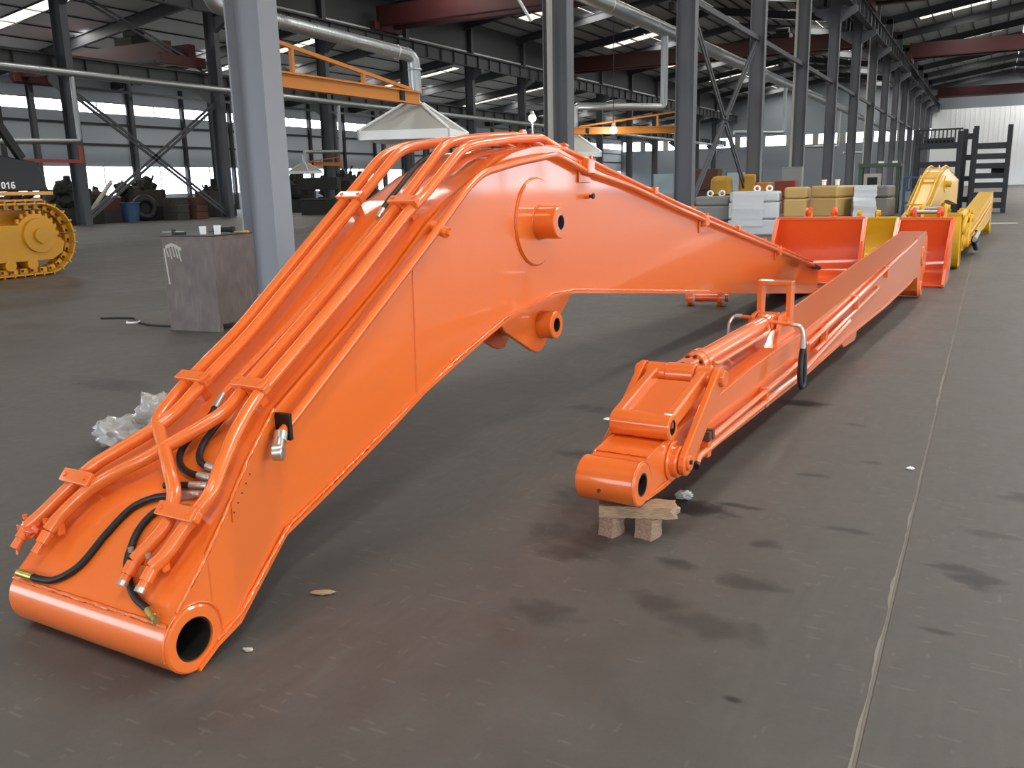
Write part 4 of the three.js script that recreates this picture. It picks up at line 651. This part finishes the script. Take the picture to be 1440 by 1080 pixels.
// goods farther back between the columns
function crate(name, label, cat, mat, pos, w, h, d, turn = 0, round = 0.05) { const o = thing(name, label, cat, pos, turn); part('crate_body', box(w, h - 0.12, d, 0, 0.12 + (h - 0.12) / 2, 0, round), mat, o); for (const s of [-1, 1]) part('skid', box(0.1, 0.12, d, s * w * 0.4, 0.06, 0), M.woodDark, o); part('strap', box(w + 0.02, 0.05, d + 0.02, 0, h * 0.55, 0, 0.01), M.scrapDark, o); return o; }
crate('tank', 'yellow rounded tank among the goods left of the switch cabinet', 'tank', M.amber, [-10.25, 0, -38.4], 0.9, 1.75, 0.9, 0.2, 0.25);
crate('tank', 'amber tank standing right of the rounded yellow one', 'tank', M.amber, [-9.35, 0, -39.2], 0.7, 1.8, 0.8, 0.2, 0.08);
crate('crate', 'orange crate in front of the fourth near column', 'crate', M.jib, [-8.6, 0, -39.2], 0.55, 1.45, 0.8);
crate('crate', 'red-brown crate left of the grey switch cabinet', 'crate', M.redBox, [-7.75, 0, -39.6], 0.85, 1.5, 0.8);
crate('crate', 'brown crate under the crossed bracing', 'crate', M.rust, [-11.6, 0, -40.5], 1.4, 2.1, 0.8);
function shelfRack(label, pos, w, d, h, levels, mat, turn = 0) {
  const r = thing('storage_rack', label, 'rack', pos, turn);
  for (const x of [-1, 1]) for (const z of [-1, 1]) part('rack_post', box(0.18, h, 0.16, x * (w / 2 - 0.09), h / 2, z * (d / 2 - 0.06)), mat, r);
  for (const y of levels) { for (const z of [-1, 1]) part('rack_beam', box(w, 0.22, 0.08, 0, y, z * (d / 2 - 0.06)), mat, r); part('rack_shelf', box(w - 0.1, 0.03, d - 0.1, 0, y + 0.06, 0), mat, r); }
  return r;
}
shelfRack('tall dark storage rack in front of the white end wall', [-0.1, 0, -42.2], 1.4, 0.9, 3.5, [0.3, 0.72, 1.12, 1.5, 1.9, 2.28, 2.7], M.rack);
{ const r = shelfRack('dark storage rack left of the tall one, behind the yellow boom', [-2.05, 0, -41.4], 1.75, 1.0, 3.3, [0.3, 1.2, 2.0, 2.75], M.rack); for (let i = -5; i <= 5; i++) part('guard_rail_bar', box(0.05, 0.5, 0.04, i * 0.15, 3.1, 0.45), M.rack, r); part('guard_rail_bar', box(1.75, 0.07, 0.05, 0, 3.38, 0.45), M.rack, r); }
shelfRack('slim dark rack standing between the two racks, farther back', [-0.98, 0, -44.5], 0.55, 1.0, 3.5, [0.5, 1.4, 2.3, 3.2], M.rack);
{ const f = thing('trestle', 'blue steel trestle in front of the left dark rack', 'trestle', [-2.6, 0, -39.6]); for (const x of [-0.5, 0.5]) for (const z of [-0.25, 0.25]) part('trestle_leg', box(0.07, 1.5, 0.07, x, 0.75, z), M.blue, f); for (const y of [0.5, 1.0, 1.5]) for (const z of [-0.25, 0.25]) part('trestle_rail', box(1.0, 0.07, 0.06, 0, y, z), M.blue, f); }
for (const [x, y, z, w, h, l] of [[-2.05, 2.85, -41.4, 1.1, 0.22, 'black rolled part on the top shelf of the left dark rack'], [-1.9, 1.3, -41.4, 0.9, 0.35, 'dark casting on the second shelf of the left dark rack'], [0.2, 1.55, -42.2, 0.5, 0.25, 'grey casting on a middle shelf of the tall rack']]) { const o = thing('casting', l, 'casting', [x, y, z]); part('casting_body', [rod(V(-w / 2, h / 2, 0), V(w / 2, h / 2, 0), h / 2, 16)], M.scrapDark, o); for (const s of [-1, 1]) part('casting_flange', rod(V(s * w * 0.42, h / 2, 0), V(s * w * 0.47, h / 2, 0), h * 0.56, 16), M.darkSteel, o); }
{ const g = thing('work_machine', 'olive green work machine standing left of the racks', 'machine', [-4.3, 0, -42.0]); for (const x of [-0.75, 0.75]) for (const z of [-0.4, 0.4]) part('frame_post', box(0.14, 2.0, 0.14, x, 1.0, z), M.green, g); part('frame_top', box(1.7, 0.16, 1.0, 0, 2.05, 0), M.green, g); part('frame_panel', box(0.7, 1.2, 0.08, -0.25, 1.1, 0.35), M.pale, g); part('frame_panel_window', box(0.4, 0.7, 0.03, -0.25, 1.2, 0.4), M.scrapDark, g); part('frame_bed', box(1.5, 0.3, 0.9, 0, 0.4, 0), M.scrapDark, g); for (const x of [0.05, 0.6]) part('top_fitting', box(0.2, 0.08, 0.15, x, 2.17, 0.3), M.white, g); }
// ---------------------------------------------------------------- crawler excavator at the left edge
{
  const c = thing('crawler_excavator', 'yellow and black crawler excavator at the left edge', 'excavator', [-16.4, 0, -10.9]);
  const R = 0.66, yc = 0.72, L = 3.4; // wheel centre at z = -0.15 locally, other end L towards +z
  const z0 = -0.15, per = 2 * L + 2 * Math.PI * R;
  const at = (s) => { s = ((s % per) + per) % per; if (s < L) return [z0 + s, yc - R, 0]; s -= L; if (s < Math.PI * R) { const q = s / R; return [z0 + L + R * Math.sin(q), yc - R * Math.cos(q), -q]; } s -= Math.PI * R; if (s < L) return [z0 + L - s, yc + R, -Math.PI]; s -= L; const q = s / R; return [z0 - R * Math.sin(q), yc + R * Math.cos(q), -Math.PI - q]; };
  const pad = merge([box(0.56, 0.03, 0.19, 0, -0.015, 0), box(0.56, 0.05, 0.022, 0, -0.05, 0.08)]), link = box(0.05, 0.1, 0.15, 0, 0.05, 0, 0.012), hole = rod(V(0.14, 0.05, 0), V(0.15, 0.05, 0), 0.03, 8);
  const N = 54;
  for (const x of [-0.28, -2.35]) {
    const tr = part('track_frame', [plate([[z0 - 0.42, 0.42], [z0 - 0.5, 0.62], [z0 - 0.4, 0.72], [z0 + 0.2, 0.74], [z0 + 0.3, 0.98], [z0 + 0.55, 1.0], [z0 + L + 0.3, 0.95], [z0 + L + 0.4, 0.5], [z0 + L, 0.3], [z0 - 0.2, 0.3]].map(([q, y]) => [-q, y]), 0.4, x)], M.yellowDozer, c);
    for (let i = 0; i < N; i++) { const [z, y, a] = at(i * per / N), m = part('track_pad', pad, M.yellowDozer, c); m.position.set(x, y, z); m.rotation.x = a; for (const lx of [-0.12, 0.12]) part('track_link', link, M.yellowDozer, m).position.set(lx, 0, 0); const h = part('link_hole', hole, M.black, m); h.position.set(0, 0, 0.04); }
    part('sprocket_wheel', [disc(0.42, 0.06, 40).translate(x + 0.12, 0.78, z0 + 0.05), disc(0.33, 0.12, 40).translate(x + 0.14, 0.78, z0 + 0.05), disc(0.14, 0.16, 28).translate(x + 0.16, 0.78, z0 + 0.05)], M.yellowDozer, c);
    for (let i = 0; i < 21; i++) { const q = i * Math.PI * 2 / 21; part('sprocket_tooth', box(0.06, 0.09, 0.06, x + 0.12, 0.78 + 0.45 * Math.cos(q), z0 + 0.05 + 0.45 * Math.sin(q), 0.01), M.yellowDozer, c); }
    for (let i = 0; i < 7; i++) part('track_roller', disc(0.11, 0.22, 20).translate(x, 0.24, z0 + 0.25 + i * 0.45), M.yellowDozer, c);
    part('idler_wheel', disc(0.5, 0.1, 36).translate(x, yc, z0 + L), M.yellowDozer, c);
  }
  part('fender_plate', [box(2.7, 0.07, 3.2, -1.3, 1.59, 1.15, 0.01), box(0.35, 0.05, 3.0, -0.25, 1.46, 1.2, 0.01)], M.yellowDozer, c);
  part('lower_frame', box(1.6, 0.7, 2.6, -1.3, 1.1, 1.1, 0.05), M.yellowDozer, c);
  const body = part('upper_body', plate([[0.5, 1.64], [0.42, 1.98], [0.3, 2.2], [-0.15, 2.26], [-0.3, 2.3], [-3.2, 2.3], [-3.2, 1.64]], 2.4, -1.35, 0.02), std('#14171a', 0.4), c, 'black upper body');
  part('cab_pillar', [bar(V(-0.2, 2.25, -0.05), V(-0.2, 3.6, 0.75), 0.12, 0.14, V(0, 0, 1)), bar(V(-0.2, 3.6, 0.75), V(-0.2, 3.6, 2.4), 0.12, 0.14)], M.black, body);
  part('cab_window', plate([[-0.1, 2.3], [-0.8, 3.5], [-2.4, 3.5], [-2.4, 2.3]], 0.02, -0.2, 0.002), M.glass, body);
  part('cab_pillar', [bar(V(-1.2, 2.25, -0.05), V(-1.2, 3.6, 0.75), 0.12, 0.14, V(0, 0, 1)), box(1.1, 0.1, 1.8, -0.7, 3.66, 1.6, 0.03)], M.black, body);
  const font = await new FontLoader().loadAsync('fonts/droid/droid_sans_bold.typeface.json');
  const tx = new TextGeometry('016', { font, size: 0.125, depth: 0.006, curveSegments: 6 }).rotateY(Math.PI / 2).translate(-0.148, 1.685, 0.47);
  part('lettering', tx, M.white, body, 'white digits 016');
}
// ---------------------------------------------------------------- machine clutter under the left windows
function machine(label, cat, x, z, w, h, k, mats, turn = 0) { // old machine: bed, block, cylinders and pipes on top
  const m = thing('machine_part', label, cat, [x, 0, z], turn, 'old machines under the left windows'), r = (a, b) => a + (b - a) * (0.5 + 0.5 * n2(k * 7.3, (r.i = (r.i ?? 0) + 1) * 3.1));
  part('machine_bed', box(w, h * 0.3, w * 0.8, 0, h * 0.15, 0, 0.04), mats[0], m);
  part('machine_block', box(w * 0.72, h * 0.36, w * 0.6, r(-0.1, 0.1) * w, h * 0.47, 0, 0.06), mats[1], m);
  for (let i = 0; i < 4; i++) { const cx = r(-0.35, 0.35) * w, ch = h * r(0.66, 1.0), rr = r(0.06, 0.13) * w; part('machine_cylinder', rod(V(cx, h * 0.5, r(-0.2, 0.2) * w), V(cx + r(-0.15, 0.15) * w, ch, r(-0.2, 0.2) * w), rr, 12, rr * r(0.4, 1)), mats[i % mats.length], m); }
  for (let i = 0; i < 5; i++) part('engine_lump', lumpy(w * r(0.12, 0.22), 3, 0.4, 1.6, k * 5 + i, 0.8).translate(w * r(-0.45, 0.45), h * r(0.3, 0.72), w * r(-0.1, 0.42)), mats[(i + k) % mats.length], m);
  for (let i = 0; i < 3; i++) part('machine_pipe', bar(V(r(-0.5, 0.5) * w, h * r(0.2, 0.5), r(-0.3, 0.3) * w), V(r(-0.5, 0.5) * w, h * r(0.6, 1.02), r(-0.3, 0.3) * w), 0.09, 0.09, V(0.3, 0.1, 1)), mats[(i + 1) % mats.length], m);
}
const dk = [M.scrapDark, M.scrap, M.scrapDark], br = [M.scrap, M.rust, M.scrapDark];
machine('dark engine block heap left in front of the low windows', 'machine', -45.5, -32.6, 2.6, 3.0, 1, dk);
machine('low grey-brown machine behind the blue bin', 'machine', -46.5, -35.0, 2.8, 2.2, 2, br);
machine('dark machine under the crossed bracing', 'machine', -46.4, -38.0, 2.6, 2.8, 3, dk);
machine('dark machine with a thin arm before the low windows', 'machine', -49.8, -41.4, 2.6, 2.9, 4, dk);
machine('black engine heap right of the crossed bracing', 'machine', -46, -43.4, 2.4, 2.6, 5, dk);
machine('dark machine at the left end of the clutter row', 'machine', -45.6, -29.6, 2.4, 2.1, 6, br);
machine('dark machine farther along behind the press', 'machine', -47, -52.5, 3.2, 3.2, 7, dk);
machine('tall dark machine right of the dark press', 'machine', -44.5, -55.5, 3.2, 3.6, 8, dk);
machine('dark machine seen under the pipes of the boom', 'machine', -45.5, -58.6, 3.4, 3.2, 9, dk);
{ const b = thing('waste_bin', 'blue bin standing in front of the machine clutter', 'bin', [-43.2, 0, -34.6], 0.1); part('bin_body', new THREE.CylinderGeometry(0.52, 0.42, 1.05, 4, 1).rotateY(Math.PI / 4).translate(0, 0.57, 0).toNonIndexed(), M.blue, b); part('bin_rim', box(0.82, 0.07, 0.82, 0, 1.1, 0, 0.02), M.blue, b); }
{ const b = thing('rubber_tyre', 'big black tyre standing right of the blue bin', 'tyre', [-44.4, 0.78, -36.6], 1.2); part('tyre', new THREE.TorusGeometry(0.52, 0.26, 14, 32), M.rubber, b); part('wheel_rim', disc(0.36, 0.12, 24).rotateY(Math.PI / 2), M.scrapDark, b); }
{ const b = thing('steel_beam', 'long pale steel beam leaning on the clutter at the far left', 'beam', [0, 0, 0]); part('beam_flange', bar(V(-43.6, 0.3, -31.9), V(-45.0, 2.4, -35.0), 0.2, 0.03), M.pale, b); part('beam_web', bar(V(-43.6, 0.2, -31.9), V(-45.0, 2.3, -35.0), 0.04, 0.2), M.pale, b); }
function blockStack(label, x, z, n, mat, w) { for (let i = 0; i < n; i++) { const o = thing('concrete_block', `${['lowest', 'second', 'third', 'topmost'][n === 3 && i === 2 ? 3 : i]} block of ${label}`, 'block', [x + 0.06 * n2(i, x), i * 0.45 + 0.0, z], 0.08 * n2(i * 3, z), 'stacked blocks under the left windows'); part('block_body', box(w, 0.43, 0.9, 0, 0.215, 0, 0.03), mat, o); part('block_lug', box(0.2, 0.08, 0.05, 0, 0.25, 0.46, 0.01), M.darkSteel, o); } }
blockStack('the grey-brown stack right of the black tyre', -43.6, -38.2, 3, M.scrap, 1.2);
blockStack('the rusty red stack beside the grey-brown stack', -43.5, -39.6, 3, M.rust, 1.2);
{ const b = thing('press', 'black box-shaped press under the small extraction hood', 'press', [-39.5, 0, -46.8], 0.5); part('press_base', box(2.4, 0.9, 1.6, 0, 0.45, 0, 0.03), M.scrapDark, b); part('press_table', box(2.5, 0.12, 1.7, 0, 1.0, 0, 0.02), M.scrap, b); part('press_head', box(2.5, 0.8, 1.5, 0, 2.0, -0.1, 0.04), M.scrapDark, b); for (const s of [-1, 1]) part('press_column', box(0.25, 1.3, 0.9, s * 1.1, 1.5, -0.2, 0.02), M.scrapDark, b); }
{ const b = thing('post', 'short pale post right of the black press', 'post', [-37.6, 0, -46.2]); part('post_body', box(0.22, 1.1, 0.22, 0, 0.55, 0, 0.02), M.rust, b); part('post_cap', box(0.28, 0.06, 0.28, 0, 1.13, 0, 0.02), M.pale, b); }
for (const [x, z, w, l] of [[-20, -62, 3.0, 'pale board partition far behind the yellow tanks'], [-16, -66, 2.6, 'second pale board partition right of the first']]) { const o = thing('partition_screen', l, 'partition', [x, 0, z], 0.5); part('screen_panel', box(w, 1.3, 0.06, 0, 1.5, 0), std('#a9bcc4', 0.6), o); for (const s of [-1, 1]) part('screen_leg', box(0.08, 2.2, 0.08, s * w / 2, 1.1, 0), M.blue, o); }

scene.traverse((o) => { if (o.isMesh) o.castShadow = o.receiveShadow = true; });
renderer.render(scene, camera);
